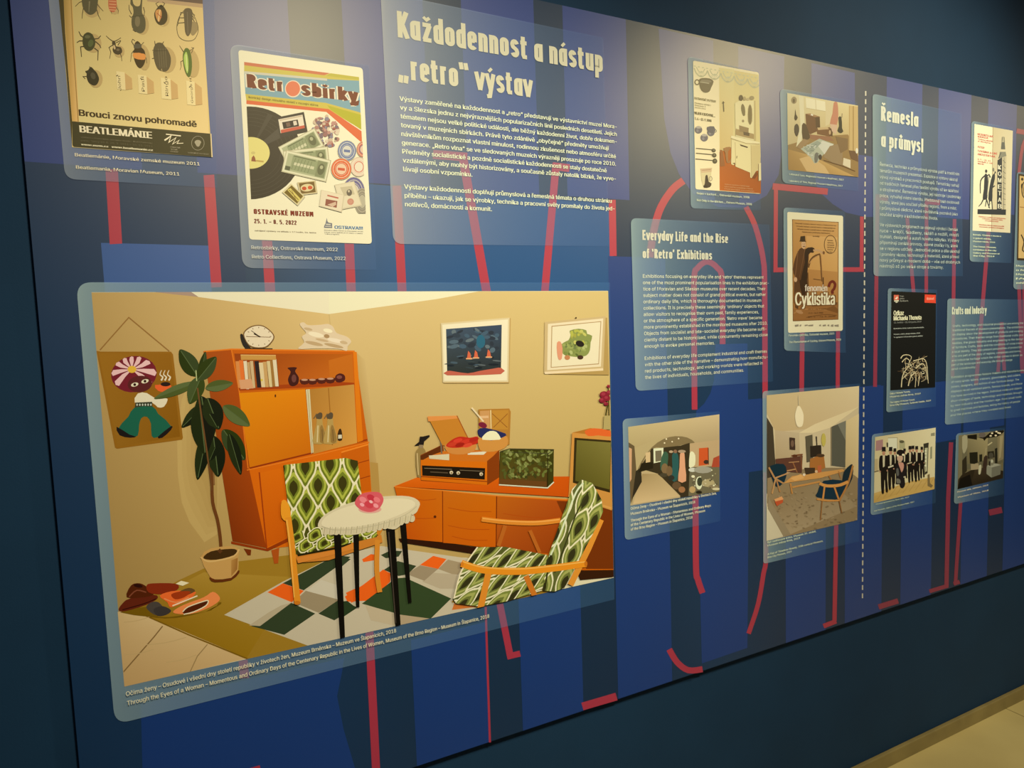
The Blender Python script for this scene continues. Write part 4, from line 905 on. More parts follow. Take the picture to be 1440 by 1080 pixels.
s.poly([(938, 510), (1076, 526), (1076, 536), (938, 520)], (222, 208, 160)); s.line([(925, 572), (950, 556), (985, 530), (965, 590), (1030, 548), (1000, 606), (1060, 570), (1040, 600), (1098, 598)], 15, (222, 208, 160), 0, 7)
for k, w in enumerate(('MORAVSKÉ', 'ZEMSKÉ', 'MUZEUM')): s.text(w, (980, 638 + k*20), (1070, 1045, 1050)[k], 11, (170, 156, 112))
s.ring((1232, 598), 58, 64, 4, (150, 138, 98)); s.disc((1232, 590), 30, 22, (150, 138, 98)); s.poly([(1210, 600), (1254, 605), (1240, 630), (1222, 626)], (150, 138, 98), 2)
s.text('NÁRODNÍ MUZEUM', (1142, 690), 1332, 11, (150, 138, 98))
s.done('lettering', ps, label='dark and cream lettering and emblems of the beetle poster')
s = Ink(); s.text('Beatlemánie, Moravské zemské muzeum 2011', (102, 718), 1248, 30, CAPC, .012); s.text('Beatlemania, Moravian Museum, 2011', (112, 832), 1062, 30, CAPC, .012)
s.done('caption', t)

# ------------------------------------------------------------------ retro collections poster
white(240, 232, 182)
t = card('retro_collections_poster', 341, 376, 'white poster with a black vinyl record, rainbow stripes and banknotes', 'poster', 'captioned posters on the board')
view(0, 0, 1)
film(t, [(323, 61), (519, 92), (529, 379.5), (341, 376.8)], 16, (0.56, 0.68, 1.0, 0.54), (0.12, 0.30, 0.95, 0.10), (1, 0, 0, 1))
s = Ink(); s.rr([(335, 70), (510, 95.5), (523, 343), (350.7, 336.7)], 5, (240, 230, 180))
view(260, 0, 4.8)
WHT = (240, 228, 180)
# sheet artwork: stripes
s.poly([(400, 418), (980, 494), (940, 508), (400, 440)], (206, 120, 80)); s.poly([(400, 440), (940, 508), (985, 494), (1175, 520), (1176, 545), (960, 540), (400, 484)], (206, 188, 84)); s.poly([(980, 496), (1175, 522), (1176, 540), (955, 512)], (192, 180, 72))
s.poly([(400, 482), (960, 534), (1176, 545), (1186, 760), (950, 694), (408, 634)], (128, 164, 160)); s.poly([(402, 480), (960, 530), (960, 545), (402, 496)], (206, 200, 164)); 
s.poly([(408, 634), (950, 694), (1186, 760), (1190, 872), (960, 738), (415, 680)], (206, 186, 76)); s.poly([(960, 710), (1188, 775), (1191, 876), (985, 742)], (182, 176, 50)); s.poly([(415, 676), (970, 736), (1192, 885), (1196, 966), (955, 756), (415, 702)], (220, 108, 62))
sh = s.done('poster_sheet', t, label='white poster sheet with orange, yellow and teal stripes')
s = Ink()
for c, w in (((236, 224, 180), .34), ((120, 66, 46), .205)):
    s.display('Retr', (424, 590), 668, 90, c, w, .10); s.display('sbírky', (790, 642), 1164, 92, c, w, .10)
s.disc((730, 600), 55, 58, (236, 214, 170)); s.disc((729, 599), 48, 51, (222, 122, 82)); s.poly([(1140, 690), (1178, 676), (1172, 710), (1146, 716)], (120, 66, 46))
s.text('ikonický design minulého století v muzejní sbírce', (430, 662), 900, 15, (120, 104, 50), .02)
view(330, 230, 6.75)
s.display('OSTRAVSKÉ MUZEUM', (182, 478), 750, 48, (128, 50, 36), .17); s.display('25. 1. – 8. 5. 2022', (186, 566), 590, 42, (116, 50, 38), .16)
s.text('zahájení výstavy ve středu v 17 hodin, 26. ledna', (190, 642), 772, 12, (110, 92, 66), .02)
s.text('OSTRAVA!!!', (950, 618), 1216, 30, (92, 128, 150), .04); s.text('Statutární město Ostrava je zřizovatelem muzea', (850, 636), 1218, 9, (112, 110, 96), .01); s.text('Vstup volný každé první úterý v měsíci', (850, 655), 1214, 9, (112, 110, 96), .01); s.text('Změna programu', (852, 672), 992, 9, (112, 110, 96), .01)
s.poly([(848, 610), (850, 590), (862, 570), (868, 545), (874, 515), (880, 545), (890, 560), (925, 566), (926, 612)], (120, 122, 120)); s.poly([(858, 592), (918, 596), (918, 602), (858, 598)], (220, 212, 172)); s.poly([(868, 570), (912, 574), (912, 586), (866, 582)], (206, 200, 164))
s.done('lettering', sh, label='brown and grey lettering of the retro collections poster')
s = Ink(); view(300, 40, 3); BLK = (66, 60, 48)
CLIP[0] = [(346.4, 140), (380, 130), (505, 155), (512, 320), (354, 300)]
s.disc((150, 525), 222, 196, BLK, 0, 48)
for r in (.92, .84, .76, .68, .6): s.ring((150, 525), 222*r, 196*r, 1.4, (84, 78, 62), 0, 48)
s.poly([(150, 525), (300, 400), (330, 440)], (84, 78, 64)); s.poly([(150, 525), (230, 360), (250, 368)], (78, 72, 58)); s.disc((158, 525), 80, 67, (226, 212, 120), 0, 36); s.disc((168, 525), 9, 6, (206, 190, 110)); s.poly([(160, 560), (162, 545), (170, 535), (176, 545), (180, 562)], (150, 92, 60)); s.line([(180, 558), (212, 562)], 7, (190, 160, 84))
CLIP[0] = None
s.done('vinyl_record', sh, label='black vinyl record with a yellow centre')
s = Ink()
s.poly([(264, 376), (382, 352), (398, 436), (282, 462)], (70, 64, 54)); s.poly([(274, 384), (376, 364), (386, 420), (284, 442)], (232, 218, 176)); s.poly([(284, 428), (384, 408), (386, 420), (286, 442)], (200, 96, 70)); s.poly([(290, 396), (356, 384), (362, 412), (296, 424)], (60, 52, 46)); s.poly([(306, 398), (322, 395), (326, 412), (310, 416)], (120, 96, 76)); s.poly([(336, 392), (350, 389), (354, 406), (340, 410)], (222, 208, 170)); s.line([(280, 388), (374, 369)], 4, (196, 172, 130))
s.done('cassette', sh, label='black audio cassette with a white and red face')
s = Ink(); random.seed(11)
for k in range(110):
    a, r = random.uniform(0, 2*math.pi), random.uniform(0, 1)**.6
    x, y = 474 + 62*r*math.cos(a)*.9 + 12*math.sin(a)*r, 432 + 66*r*math.sin(a)
    s.disc((x, y), random.uniform(5, 11), random.uniform(5, 10), random.choice([(156, 110, 96), (176, 126, 106), (126, 108, 108), (206, 182, 142), (110, 90, 80), (190, 142, 118), (140, 130, 132), (220, 200, 158), (160, 96, 80)]), 0, 8)
s.done('badge_pile', sh, label='heap of small coloured pin badges')
def note(c, w, h, rot, k):
    global s
    s = Ink(); cr, sr = math.cos(math.radians(rot)), math.sin(math.radians(rot))
    P = lambda x, y: (c[0] + x*cr - y*sr, c[1] + x*sr + y*cr)
    def R(x0, y0, x1, y1, col): s.poly([P(x0, y0), P(x1, y0), P(x1, y1), P(x0, y1)], col)
    R(-w-3, -h-3, w+4, h+4, (186, 176, 130)); R(-w, -h, w, h, (224, 218, 168)); R(-w+8, -h+8, w-6, h-7, (176, 178, 128)); R(-w+30, -h+14, w-50, h-14, (150, 156, 108)); R(w-50, -h+10, w-10, h-10, (136, 140, 96))
    q = P(w-30, 0); s.disc(q, 15, h*.55, (104, 106, 72), rot); s.disc(P(w-30, -h*.2), 7, 8, (180, 178, 128), rot); R(-w+8, h-26, -w+30, h-9, (92, 96, 66)); R(-w+40, -4, w-60, 8, (206, 202, 152)); R(-w+34, -h+12, w-60, -h+17, (110, 116, 78))
    for j in range(6): s.line([P(-w+36 + j*14, h-16), P(-w+44 + j*14, -h+20)], 2.4, (124, 130, 88))
    s.done('banknote', sh)
note((370, 498), 84, 40, -28, 0); note((392, 548), 92, 38, -6, 1); note((392, 580), 94, 44, 13, 2)
def coaster(c, rx, ry, cols, word, clip=None):
    global s
    s = Ink(); CLIP[0] = clip
    s.disc(c, rx+2, ry+2, (190, 178, 136)); s.disc(c, rx, ry, cols[0]); s.ring(c, rx*.82, ry*.82, 3, cols[1]); s.disc(c, rx*.62, ry*.62, cols[1]); s.ring(c, rx*.55, ry*.55, 3, cols[2])
    CLIP[0] = None
    for k in range(10):
        a = k*math.pi/5
        if clip is None: s.disc((c[0] + rx*.72*math.cos(a), c[1] + ry*.72*math.sin(a)), 3, 3, cols[2], 0, 7)
    s.poly([(c[0]-rx*.35, c[1]-6), (c[0]+rx*.35, c[1]-3), (c[0]+rx*.35, c[1]+8), (c[0]-rx*.35, c[1]+5)], cols[2]) if clip is None else None
    s.done('beer_mat', sh, label=word)
EDGE = [(480, 180), (507.5, 184), (514, 300), (480, 300)]
coaster((632, 510), 26, 32, ((206, 100, 70), (226, 190, 150), (120, 90, 110)), 'red beer mat cut off by the edge of the poster', [(480, 180), (509.3, 180), (511, 240), (480, 240)])
coaster((614, 584), 35, 40, ((226, 200, 160), (232, 218, 176), (206, 96, 70)), 'pale beer mat with red lettering', [(480, 180), (509.6, 180), (512.5, 260), (480, 260)])
coaster((592, 690), 46, 62, ((112, 106, 134), (206, 196, 166), (92, 84, 120)), 'violet beer mat behind the postage stamps', [(480, 240), (512, 240), (514, 296), (480, 300)])
coaster((628, 730), 30, 54, ((150, 140, 112), (186, 176, 138), (130, 122, 100)), 'grey beer mat at the edge of the poster', [(480, 260), (512.6, 260), (514.5, 300), (500, 300)])
coaster((564, 516), 38, 42, ((116, 128, 150), (214, 208, 176), (108, 120, 146)), 'grey-blue round beer mat')
coaster((540, 593), 42, 44, ((222, 108, 62), (232, 196, 150), (206, 90, 56)), 'orange round beer mat')
def tag_card(name, pts, fill, inner, col, extra, label):
    global s
    s = Ink(); cx_ = sum(p[0] for p in pts)/4; cy_ = sum(p[1] for p in pts)/4
    k = lambda f, dx=0, dy=0: [(cx_ + (p[0]-cx_)*f + dx, cy_ + (p[1]-cy_)*f + dy) for p in pts]
    s.poly(k(1.06, 1, 2), (206, 192, 146)); s.poly(pts, fill); s.poly(k(inner), col); extra(cx_, cy_, k); s.done(name, sh, label=label)
view(330, 230, 6.75)
tag_card('matchbox_label', [(596, 180), (764, 162), (782, 278), (622, 296)], (206, 188, 128), .86, (122, 96, 50), lambda x, y, k: (s.disc((x-4, y), 62, 36, (222, 204, 140), -6), s.disc((660, 236), 22, 18, (196, 84, 50)), s.disc((716, 228), 22, 18, (206, 92, 54))), 'matchbox label with two red discs')
tag_card('matchbox_label', [(536, 192), (664, 312), (596, 394), (454, 272)], (222, 206, 142), .86, (120, 98, 40), lambda x, y, k: (s.poly([(500, 250), (530, 232), (630, 340), (600, 362)], (216, 196, 96)), s.line([(516, 250), (606, 346)], 7, (130, 104, 44)), s.line([(540, 252), (580, 340)], 6, (150, 122, 56))), 'tilted gold matchbox label')
def st1(x, y, k):
    s.poly([(1000, 226), (1112, 212), (1140, 292), (1040, 308)], (200, 186, 140)); s.disc((1088, 276), 26, 32, (110, 100, 80), 0); s.disc((1084, 262), 9, 12, (206, 190, 146)); s.disc((1100, 362), 32, 32, (206, 150, 116)); s.ring((1100, 362), 22, 22, 3, (190, 120, 92))
tag_card('postage_stamp', [(952, 205), (1130, 172), (1202, 392), (1010, 430)], (220, 206, 158), .93, (226, 212, 164), st1, 'cream stamp sheet with a small portrait and a pink postmark')
def st2(x, y, k):
    s.poly([(866, 336), (975, 356), (968, 420), (858, 398)], (150, 92, 70)); s.poly([(880, 390), (960, 362), (964, 390), (930, 412)], (212, 180, 140)); s.line([(880, 302), (985, 328)], 14, (190, 110, 84))
tag_card('postage_stamp', [(824, 252), (1034, 300), (1012, 456), (806, 400)], (228, 212, 164), .93, (230, 214, 168), st2, 'pink and brown stamp left of the stamp sheet')
s = Ink(); s.text('Retrosbírky, Ostravské muzeum, 2022', (160, 812), 978, 34, (214, 212, 190), .014); s.text('Retro Collections, Ostrava Museum, 2022', (165, 900), 1054, 34, (214, 212, 190), .014); s.done('caption', t)

# ------------------------------------------------------------------ Czech title panel
white(232, 222, 170)
HEAD, BODY = (206, 197, 150), (226, 226, 204)
t = card('title_text_panel', 552, 343, 'largest translucent text panel, with the big two-line cream heading, above the room photo', 'text panel', 'translucent text panels on the board')
view(0, 0, 1)
film(t, [(535, -12), (848, 53), (857, 346.3), (553, 343)], 14, (0.56, 0.68, 1.0, 0.54), (0.12, 0.30, 0.95, 0.10), (0, 0, 0, 1))
s = Ink(); view(520, 0, 3.087)
s.display('Každodennost a nástup', (122, 161), 1012, 114, HEAD); s.display('„retro“ výstav', (130, 340), 706, 110, HEAD)
s.done('heading', t, label='large cream heading')
s = Ink()
L = ['Výstavy zaměřené na každodennost a „retro“ představují ve výstavnictví muzeí Mora-', 'vy a Slezska jednu z nejvýraznějších popularizačních linií posledních desetiletí. Jejich', 'tématem nejsou velké politické události, ale běžný každodenní život, dobře dokumen-', 'tovaný v muzejních sbírkách. Právě tyto zdánlivě „obyčejné“ předměty umožňují', 'návštěvníkům rozpoznat vlastní minulost, rodinnou zkušenost nebo atmosféru určité', 'generace. „Retro vlna“ se ve sledovaných muzeích výrazněji prosazuje po roce 2010.', 'Předměty socialistické a pozdně socialistické každodennosti se staly dostatečně', 'vzdálenými, aby mohly být historizovány, a současně zůstaly natolik blízké, že vyvo-', 'lávají osobní vzpomínku.', None, 'Výstavy každodennosti doplňují průmyslová a řemeslná témata o druhou stránku', 'příběhu – ukazují, jak se výrobky, technika a pracovní světy promítaly do života jed-', 'notlivců, domácností a komunit.']
for k, (w, r) in enumerate(zip(L, (1072, 1072, 1072, 1038, 1068, 1068, 1028, 1068, 445, 0, 1050, 1063, 530))):
    if w: y = 437 + k*38.2; s.text(w, (130 + (y-437)*.052, y), r, 19.5, BODY, .02)
s.done('body_text', t, label='two paragraphs of small white Czech text')
# ------------------------------------------------------------------ English text panel
white(226, 214, 160)
t = card('english_text_panel', 894, 550, 'translucent panel with a two-line cream heading starting with Everyday Life', 'text panel', 'translucent text panels on the board')
view(0, 0, 1)
film(t, [(887, 306.5), (1082, 316), (1087, 536.5), (894, 550)], 9, (0.42, 0.67, 1.0, 0.54), (0.08, 0.28, 0.92, 0.10), (1, 0, 0, 1))
s = Ink(); view(860, 280, 3.789)
s.display('Everyday Life and the Rise', (165, 217), 621, 53, HEAD); s.display('of ‘Retro’ Exhibitions', (166, 314), 536, 51, HEAD); s.done('heading', t, label='cream two-line heading')
s = Ink()
L = [('Exhibitions focusing on everyday life and ‘retro’ themes represent', 810), ('one of the most prominent popularisation lines in the exhibition prac-', 838), ('tice of Moravian and Silesian museums over recent decades. Their', 820), ('subject matter does not consist of grand political events, but rather', 822), ('ordinary daily life, which is thoroughly documented in museum', 797), ('collections. It is precisely these seemingly ‘ordinary’ objects that', 813), ('allow visitors to recognise their own past, family experiences,', 785), ('or the atmosphere of a specific generation. ‘Retro wave’ became', 803), ('more prominently established in the monitored museums after 2010.', 830), ('Objects from socialist and late-socialist everyday life became suffi-', 825), ('ciently distant to be historicised, while concurrently remaining close', 832), ('enough to evoke personal memories.', 550), None, ('Exhibitions of everyday life complement industrial and craft themes', 828), ('with the other side of the narrative – demonstrating how manufactu-', 833), ('red products, technology, and working worlds were reflected in', 805), ('the lives of individuals, households, and communities.', 705)]
for k, e in enumerate(L):
    if e: y = 419 + k*34.0 - (4 if k > 12 else 0); s.text(e[0], (167 + k*.75, y), e[1], 18, BODY, 0)
s.done('body_text', t, label='two paragraphs of small white English text')

# ------------------------------------------------------------------ kitchen poster
white(222, 212, 146)
t = card('kitchen_poster', 971, 293, 'tall cream poster with a kitchen dresser, a cup and three ladles', 'poster', 'captioned posters on the board')
view(0, 0, 1)
film(t, [(967.3, 79), (1066, 100), (1070, 296), (971.5, 293)], 7, (0.42, 0.67, 1.0, 0.54), (0.08, 0.28, 0.92, 0.10), (1, 0, 0, 1))
s = Ink(); s.rr([(974.5, 85), (1067, 102), (1069.8, 272.8), (978, 266)], 3, (236, 222, 140))
view(960, 70, 4.69)
s.poly([(240, 118), (500, 165), (514, 700), (512, 745), (244, 670)], (216, 196, 110)); s.grad([(240, 118), (340, 130), (330, 640), (244, 662)], (220, 202, 116), (222, 206, 120), (212, 184, 100), (206, 176, 92), 3, 5)
s.poly([(243, 675), (330, 640), (512, 745), (516, 948), (244, 928)], (176, 92, 28)); s.grad([(243, 760), (516, 800), (516, 948), (244, 928)], (178, 94, 30), (160, 80, 24), (166, 84, 26), (184, 96, 30), 4, 3)
sh = s.done('poster_sheet', t, label='cream poster sheet with a photographed kitchen corner')
s = Ink(); CLIP[0] = [(974.5, 85), (1067, 102), (1069.8, 272.8), (978, 266)]
for k in range(5):
    x, y = 120 + k*88, 150 + k*18
    s.line([(x-44, y-30), (x-30, y+5), (x, y+28), (x+30, y+14), (x+44, y-14)], 8, (190, 182, 116), 4); s.line([(x-30, y-36), (x-12, y-6), (x+12, y-2), (x+26, y-24)], 6, (196, 188, 120), 4)
    for a in range(6): s.line([(x + 4, y - 10), (x - 30 + a*13, y + 12 + 10*math.sin(a*.6))], 3, (200, 192, 124))
    s.disc((x, y + 24), 9, 6, (186, 178, 112))
for k in range(16): s.disc((80 + k*27, 108 + k*5), 8, 4, (204, 196, 126), 10, 8)
CLIP[0] = None
s.done('lace_border', sh, label='row of white lace scallops along the top of the poster')
s = Ink(); GR = (112, 100, 60)
s.ring((95, 214), 14, 16, 7, GR); s.poly([(106, 200), (130, 186), (180, 190), (204, 210), (188, 250), (176, 276), (150, 284), (125, 270), (112, 240)], GR, 2); s.disc((155, 206), 36, 10, (136, 124, 80), 6); s.line([(115, 212), (175, 222)], 7, (170, 158, 104), 0)
s.done('pictured_cup', sh, label='large brown cup at the top of the poster')
s = Ink()
for c in ((104, 528), (142, 580), (186, 545)): s.disc(c, 25, 25, (108, 102, 86)); s.disc((c[0]+2, c[1]-16), 18, 8, (170, 160, 120)); s.disc((c[0]-6, c[1]+6), 8, 10, (134, 128, 104))
s.poly([(160, 510), (206, 505), (214, 540), (190, 550), (165, 538)], (96, 92, 78), 2); s.ring((212, 535), 10, 10, 4, (108, 102, 86))
s.done('pictured_pots', sh, label='three dark round pots in the poster margin')
for k, y in enumerate((656, 688, 726)):
    s = Ink(); s.line([(84 + (k == 2)*-4 + 4, y - 6), (196, y + 4)], 6, (84, 76, 46)); s.disc((204 + k*4, y + 8), 14 + k, 13 + k*2, (84, 76, 46)); s.disc((206 + k*4, y + 6), 6, 5, (124, 114, 72)); s.done('pictured_ladle', sh)
s = Ink(); s.poly([(118, 784), (192, 780), (186, 850), (176, 908), (140, 908), (124, 860)], (214, 196, 120)); s.poly([(116, 784), (194, 778), (190, 806), (124, 812)], (206, 176, 110)); s.poly([(150, 832), (164, 828), (172, 870), (190, 880), (180, 906), (140, 910), (146, 880)], (72, 60, 40), 2); s.line([(126, 795), (186, 790)], 4, (176, 130, 80)); s.disc((150, 900), 14, 8, (60, 52, 36)); s.ring((184, 850), 10, 14, 4, (160, 140, 90)); s.done('pictured_jar', sh, label='small decorated jar at the foot of the poster margin')
s = Ink()
s.poly([(344, 352), (374, 336), (478, 336), (480, 600), (350, 570)], (226, 210, 128)); s.poly([(470, 336), (480, 336), (484, 600), (470, 600)], (190, 168, 92)); s.poly([(396, 356), (410, 380), (412, 430), (398, 436), (386, 400), (386, 370)], (120, 106, 58), 2); s.poly([(444, 360), (458, 390), (458, 470), (444, 494), (430, 470), (430, 390)], (120, 104, 56), 2); s.ring((444, 428), 14, 66, 3, (170, 150, 84))
s.poly([(320, 566), (350, 572), (508, 610), (508, 622), (420, 616), (318, 582)], (232, 216, 136)); s.line([(318, 584), (420, 618), (508, 622)], 4, (170, 146, 76)); s.poly([(322, 590), (420, 620), (512, 626), (514, 790), (484, 800), (456, 846), (446, 842), (445, 810), (348, 770), (345, 745), (336, 762), (320, 754)], (226, 208, 124)); s.poly([(452, 630), (512, 628), (514, 780), (484, 800), (456, 846)], (206, 184, 104)); s.line([(450, 628), (454, 840)], 3, (170, 146, 78)); s.line([(346, 610), (350, 760)], 3, (180, 156, 84)); s.poly([(376, 622), (430, 640), (428, 648), (382, 634)], (70, 52, 30))
s.poly([(350, 520), (440, 548), (470, 556), (470, 590), (400, 575), (348, 560)], (166, 138, 74)); s.poly([(372, 498), (436, 516), (434, 548), (374, 540)], (146, 120, 66)); s.poly([(400, 540), (440, 548), (440, 570), (402, 562)], (96, 78, 46)); s.disc((398, 470), 8, 9, (150, 130, 76)); s.disc((384, 318), 14, 20, (92, 78, 46)); s.disc((408, 322), 9, 14, (176, 156, 90)); s.disc((456, 318), 16, 14, (156, 138, 80)); s.disc((430, 326), 12, 9, (190, 170, 100)); s.line([(358, 700), (356, 716)], 5, (120, 100, 54)); s.poly([(344, 756), (330, 748), (346, 745)], (90, 50, 20)); s.poly([(455, 846), (484, 802), (496, 820), (478, 850)], (120, 60, 20))
s.done('pictured_dresser', sh, label='white kitchen dresser with oval mirrors')
s = Ink(); s.line([(268, 340), (272, 408)], 6, (92, 80, 46)); s.line([(260, 352), (276, 348)], 5, (92, 80, 46)); s.done('pictured_crucifix', sh, label='small dark cross on the kitchen wall')
s = Ink(); s.poly([(268, 650), (310, 640), (318, 652), (300, 670), (302, 740), (316, 716), (318, 740), (290, 745), (280, 680)], (160, 112, 54), 2); s.poly([(246, 660), (262, 660), (280, 765), (248, 770)], (150, 92, 40)); s.done('pictured_chair', sh, label='wooden chair beside the dresser')
s = Ink(); s.poly([(500, 750), (516, 745), (518, 860), (500, 866)], (222, 204, 124)); s.line([(500, 752), (500, 866)], 4, (120, 92, 46)); s.done('pictured_stool', sh, label='white stool cut off by the poster edge')
s = Ink()
s.text('OSTRAVSKÉ MUZEUM', (78, 326), 218, 15, (136, 122, 66), .02); s.text('Masarykovo náměstí 1', (80, 354), 186, 9, (136, 122, 66), .01); s.text('Ostrava 1', (80, 369), 152, 9, (136, 122, 66), .01); s.text('otevřeno denně', (80, 383), 152, 8, (136, 122, 66), .01); s.text('NEJEN V KUCHYNI ...', (80, 424), 214, 17, (104, 92, 50), .03); s.text('1. 6. – 11. 9. 2008', (82, 460), 190, 16, (104, 92, 50), .03)
for k, w in enumerate(('Výstava o kuchyni a domácnosti', 'našich babiček a prababiček v Ostravě', 'Ostravské muzeum')): s.text(w, (276, 890 + k*15), (440, 462, 470)[k], 8, (206, 160, 92), .01)
s.done('lettering', sh, label='small brown lettering on the kitchen poster')
s = Ink(); s.text('Nejen v kuchyni..., Ostravské muzeum, 2008', (94, 952), 440, 14, CAPC, .02); s.text('Not Only in the Kitchen..., Ostrava Museum, 2008', (94, 998), 456, 14, CAPC, .02); s.done('caption', t)

# ------------------------------------------------------------------ cluttered room photo
white(236, 224, 150)
t = card('cluttered_room_photo_card', 1100, 266, 'small photo of a cluttered room with rugs and clothes, beside the kitchen poster', 'photo print', 'captioned photo prints on the board')
view(1090, 115, 6.75)
film(t, [(46, 64), (778, 190), (792, 1040), (70, 960)], 50, (0.42, 0.67, 1.0, 0.54), (0.08, 0.28, 0.92, 0.10), (1, 0, 0, 1))
CLIP[0] = [(1107.2, 130.8), (1206.4, 148.4), (1207.2, 249), (1108.6, 238.8)]
s = Ink()
s.rr([(115, 106), (786, 226), (792, 905), (125, 836)], 14, (206, 186, 110))
s.grad([(115, 106), (786, 226), (790, 660), (120, 600)], (214, 198, 122), (214, 192, 110), (190, 160, 84), (196, 174, 100), 8, 6)
s.poly([(120, 600), (400, 520), (690, 500), (795, 640), (795, 910), (120, 840)], (150, 118, 58)); s.grad([(122, 640), (340, 700), (760, 900), (125, 836)], (168, 130, 60), (196, 156, 76), (190, 150, 72), (160, 122, 56), 6, 5); s.poly([(230, 730), (330, 700), (470, 800), (520, 880), (300, 850)], (206, 170, 92))
s.poly([(225, 130), (270, 140), (280, 400), (250, 560), (200, 620), (240, 400)], (220, 206, 132)); s.poly([(290, 150), (475, 188), (480, 280), (296, 250)], (228, 214, 140)); s.line([(384, 168), (388, 262)], 5, (196, 176, 108)); s.line([(296, 250), (482, 282)], 6, (190, 170, 100)); s.poly([(480, 180), (560, 195), (520, 400), (478, 420)], (210, 190, 116)); s.poly([(700, 225), (786, 236), (790, 700), (700, 660)], (198, 166, 88)); s.line([(742, 230), (742, 660)], 8, (150, 116, 54)); s.line([(705, 230), (706, 640)], 4, (170, 138, 70))
ph = s.done('photograph', t, label='photo of a room heaped with rugs and furniture')
s = Ink(); s.poly([(288, 306), (330, 300), (424, 332), (428, 440), (400, 470), (330, 500), (296, 430)], (112, 76, 40)); s.poly([(380, 330), (424, 340), (428, 440), (390, 460)], (86, 62, 34)); s.poly([(290, 304), (332, 300), (424, 330), (380, 336)], (160, 120, 66)); s.line([(340, 310), (360, 318)], 14, (226, 214, 160)); s.done('pictured_trunk', ph, label='brown upright trunk under the window')
s = Ink(); s.poly([(255, 410), (290, 400), (330, 510), (320, 545), (262, 545)], (84, 66, 38), 2); s.poly([(390, 440), (520, 430), (545, 500), (520, 520), (400, 498)], (120, 82, 42)); s.poly([(400, 435), (500, 430), (510, 450), (410, 458)], (196, 164, 92)); s.poly([(330, 500), (520, 520), (560, 560), (420, 560), (330, 540)], (150, 104, 60)); s.poly([(520, 440), (548, 450), (545, 520), (515, 510)], (90, 62, 34)); s.disc((520, 480), 10, 22, (190, 156, 90)); s.done('pictured_furniture', ph, label='low brown seats and baskets at the back of the room')
s = Ink(); s.poly([(556, 200), (590, 196), (600, 300), (586, 410), (520, 400), (545, 300)], (190, 126, 78), 2); s.poly([(600, 340), (630, 335), (636, 440), (648, 470), (620, 490), (590, 465), (606, 420)], (56, 54, 36), 2); s.line([(636, 300), (634, 340)], 5, (80, 66, 40)); s.poly([(520, 400), (590, 410), (580, 500), (540, 470)], (206, 170, 110)); s.done('pictured_clothes', ph, label='pink and black clothes hanging in the room')
s = Ink(); s.poly([(242, 636), (420, 540), (560, 592), (450, 700), (400, 770), (372, 775), (340, 720)], (176, 176, 120)); s.poly([(400, 600), (450, 560), (556, 595), (470, 690)], (206, 200, 142)); s.poly([(270, 630), (400, 560), (440, 580), (330, 690)], (150, 154, 108)); 
for k in range(26): s.disc((random.uniform(270, 440), random.uniform(590, 700)), random.uniform(6, 14), 5, random.choice([(190, 188, 132), (128, 134, 94), (206, 200, 146)]), random.uniform(-40, 40), 7)
s.poly([(455, 710), (520, 610), (600, 590), (640, 620), (640, 790), (560, 780)], (150, 124, 72)); s.poly([(575, 520), (690, 540), (690, 640), (620, 680)], (128, 100, 54)); s.poly([(650, 722), (716, 742), (716, 822), (642, 790)], (216, 198, 130)); s.poly([(700, 650), (780, 660), (790, 760), (720, 730)], (110, 80, 46)); s.line([(460, 745), (640, 800), (760, 850)], 8, (96, 66, 34)); s.poly([(205, 620), (270, 540), (330, 560), (240, 640)], (156, 126, 70))
s.poly([(375, 690), (400, 670), (412, 700), (400, 760), (376, 765)], (110, 108, 78), 2); s.disc((428, 715), 16, 26, (70, 62, 44)); s.disc((776, 655), 12, 26, (226, 214, 160)); s.done('pictured_rugs', ph, label='pale and brown rugs spread over the floor')
s = Ink(); s.disc((180, 175), 26, 34, (150, 130, 76)); s.disc((178, 180), 10, 20, (96, 82, 48)); s.poly([(192, 260), (200, 310), (215, 340), (196, 370), (182, 345), (188, 310)], (70, 60, 36), 2); s.poly([(185, 420), (205, 398), (224, 420), (228, 470), (206, 522), (184, 480)], (76, 66, 44), 2); s.done('pictured_wall_ornaments', ph, label='dark ornaments hanging on the pale wall')
CLIP[0] = None
s = Ink(); s.text('Laboratoř času, Regionální muzeum v Kopřivnici, 2017', (135, 884), 650, 17, CAPC, .02); s.text('Laboratory of Time, Regional Museum in Kopřivnice, 2017', (133, 946), 640, 17, CAPC, .02); s.done('caption', t)

# ------------------------------------------------------------------ cycling poster
white(236, 226, 164)
t = card('cycling_poster', 1103, 493, 'sepia poster of a man in a hat beside a high-wheel bicycle', 'poster', 'captioned posters on the board')
view(1095, 285, 5.142)
film(t, [(35, 34), (478, 62), (484, 1086), (40, 1070)], 30, (0.42, 0.67, 1.0, 0.54), (0.08, 0.28, 0.92, 0.10), (1, 0, 0, 1))
s = Ink(); s.rr([(62, 66), (466, 95), (463, 926), (68, 942)], 14, (232, 220, 156)); s.poly([(97, 120), (434, 140), (432, 846), (102, 858)], (112, 74, 34)); s.grad([(102, 124), (430, 144), (428, 842), (106, 852)], (190, 140, 66), (206, 156, 80), (170, 116, 52), (160, 104, 46), 6, 8); s.grad([(200, 240), (425, 250), (425, 500), (200, 480)], (206, 156, 80), (214, 166, 88), (206, 156, 78), (200, 148, 72), 4, 4)
s.poly([(106, 770), (250, 740), (428, 720), (428, 842), (106, 852)], (150, 100, 46)); s.line([(110, 800), (200, 770), (420, 780)], 6, (176, 124, 62), 3); s.line([(200, 830), (320, 810), (420, 815)], 5, (110, 70, 32), 3); s.poly([(330, 770), (400, 745), (428, 770), (428, 800)], (124, 80, 36))
sh = s.done('poster_sheet', t, label='sepia poster with a cream border')
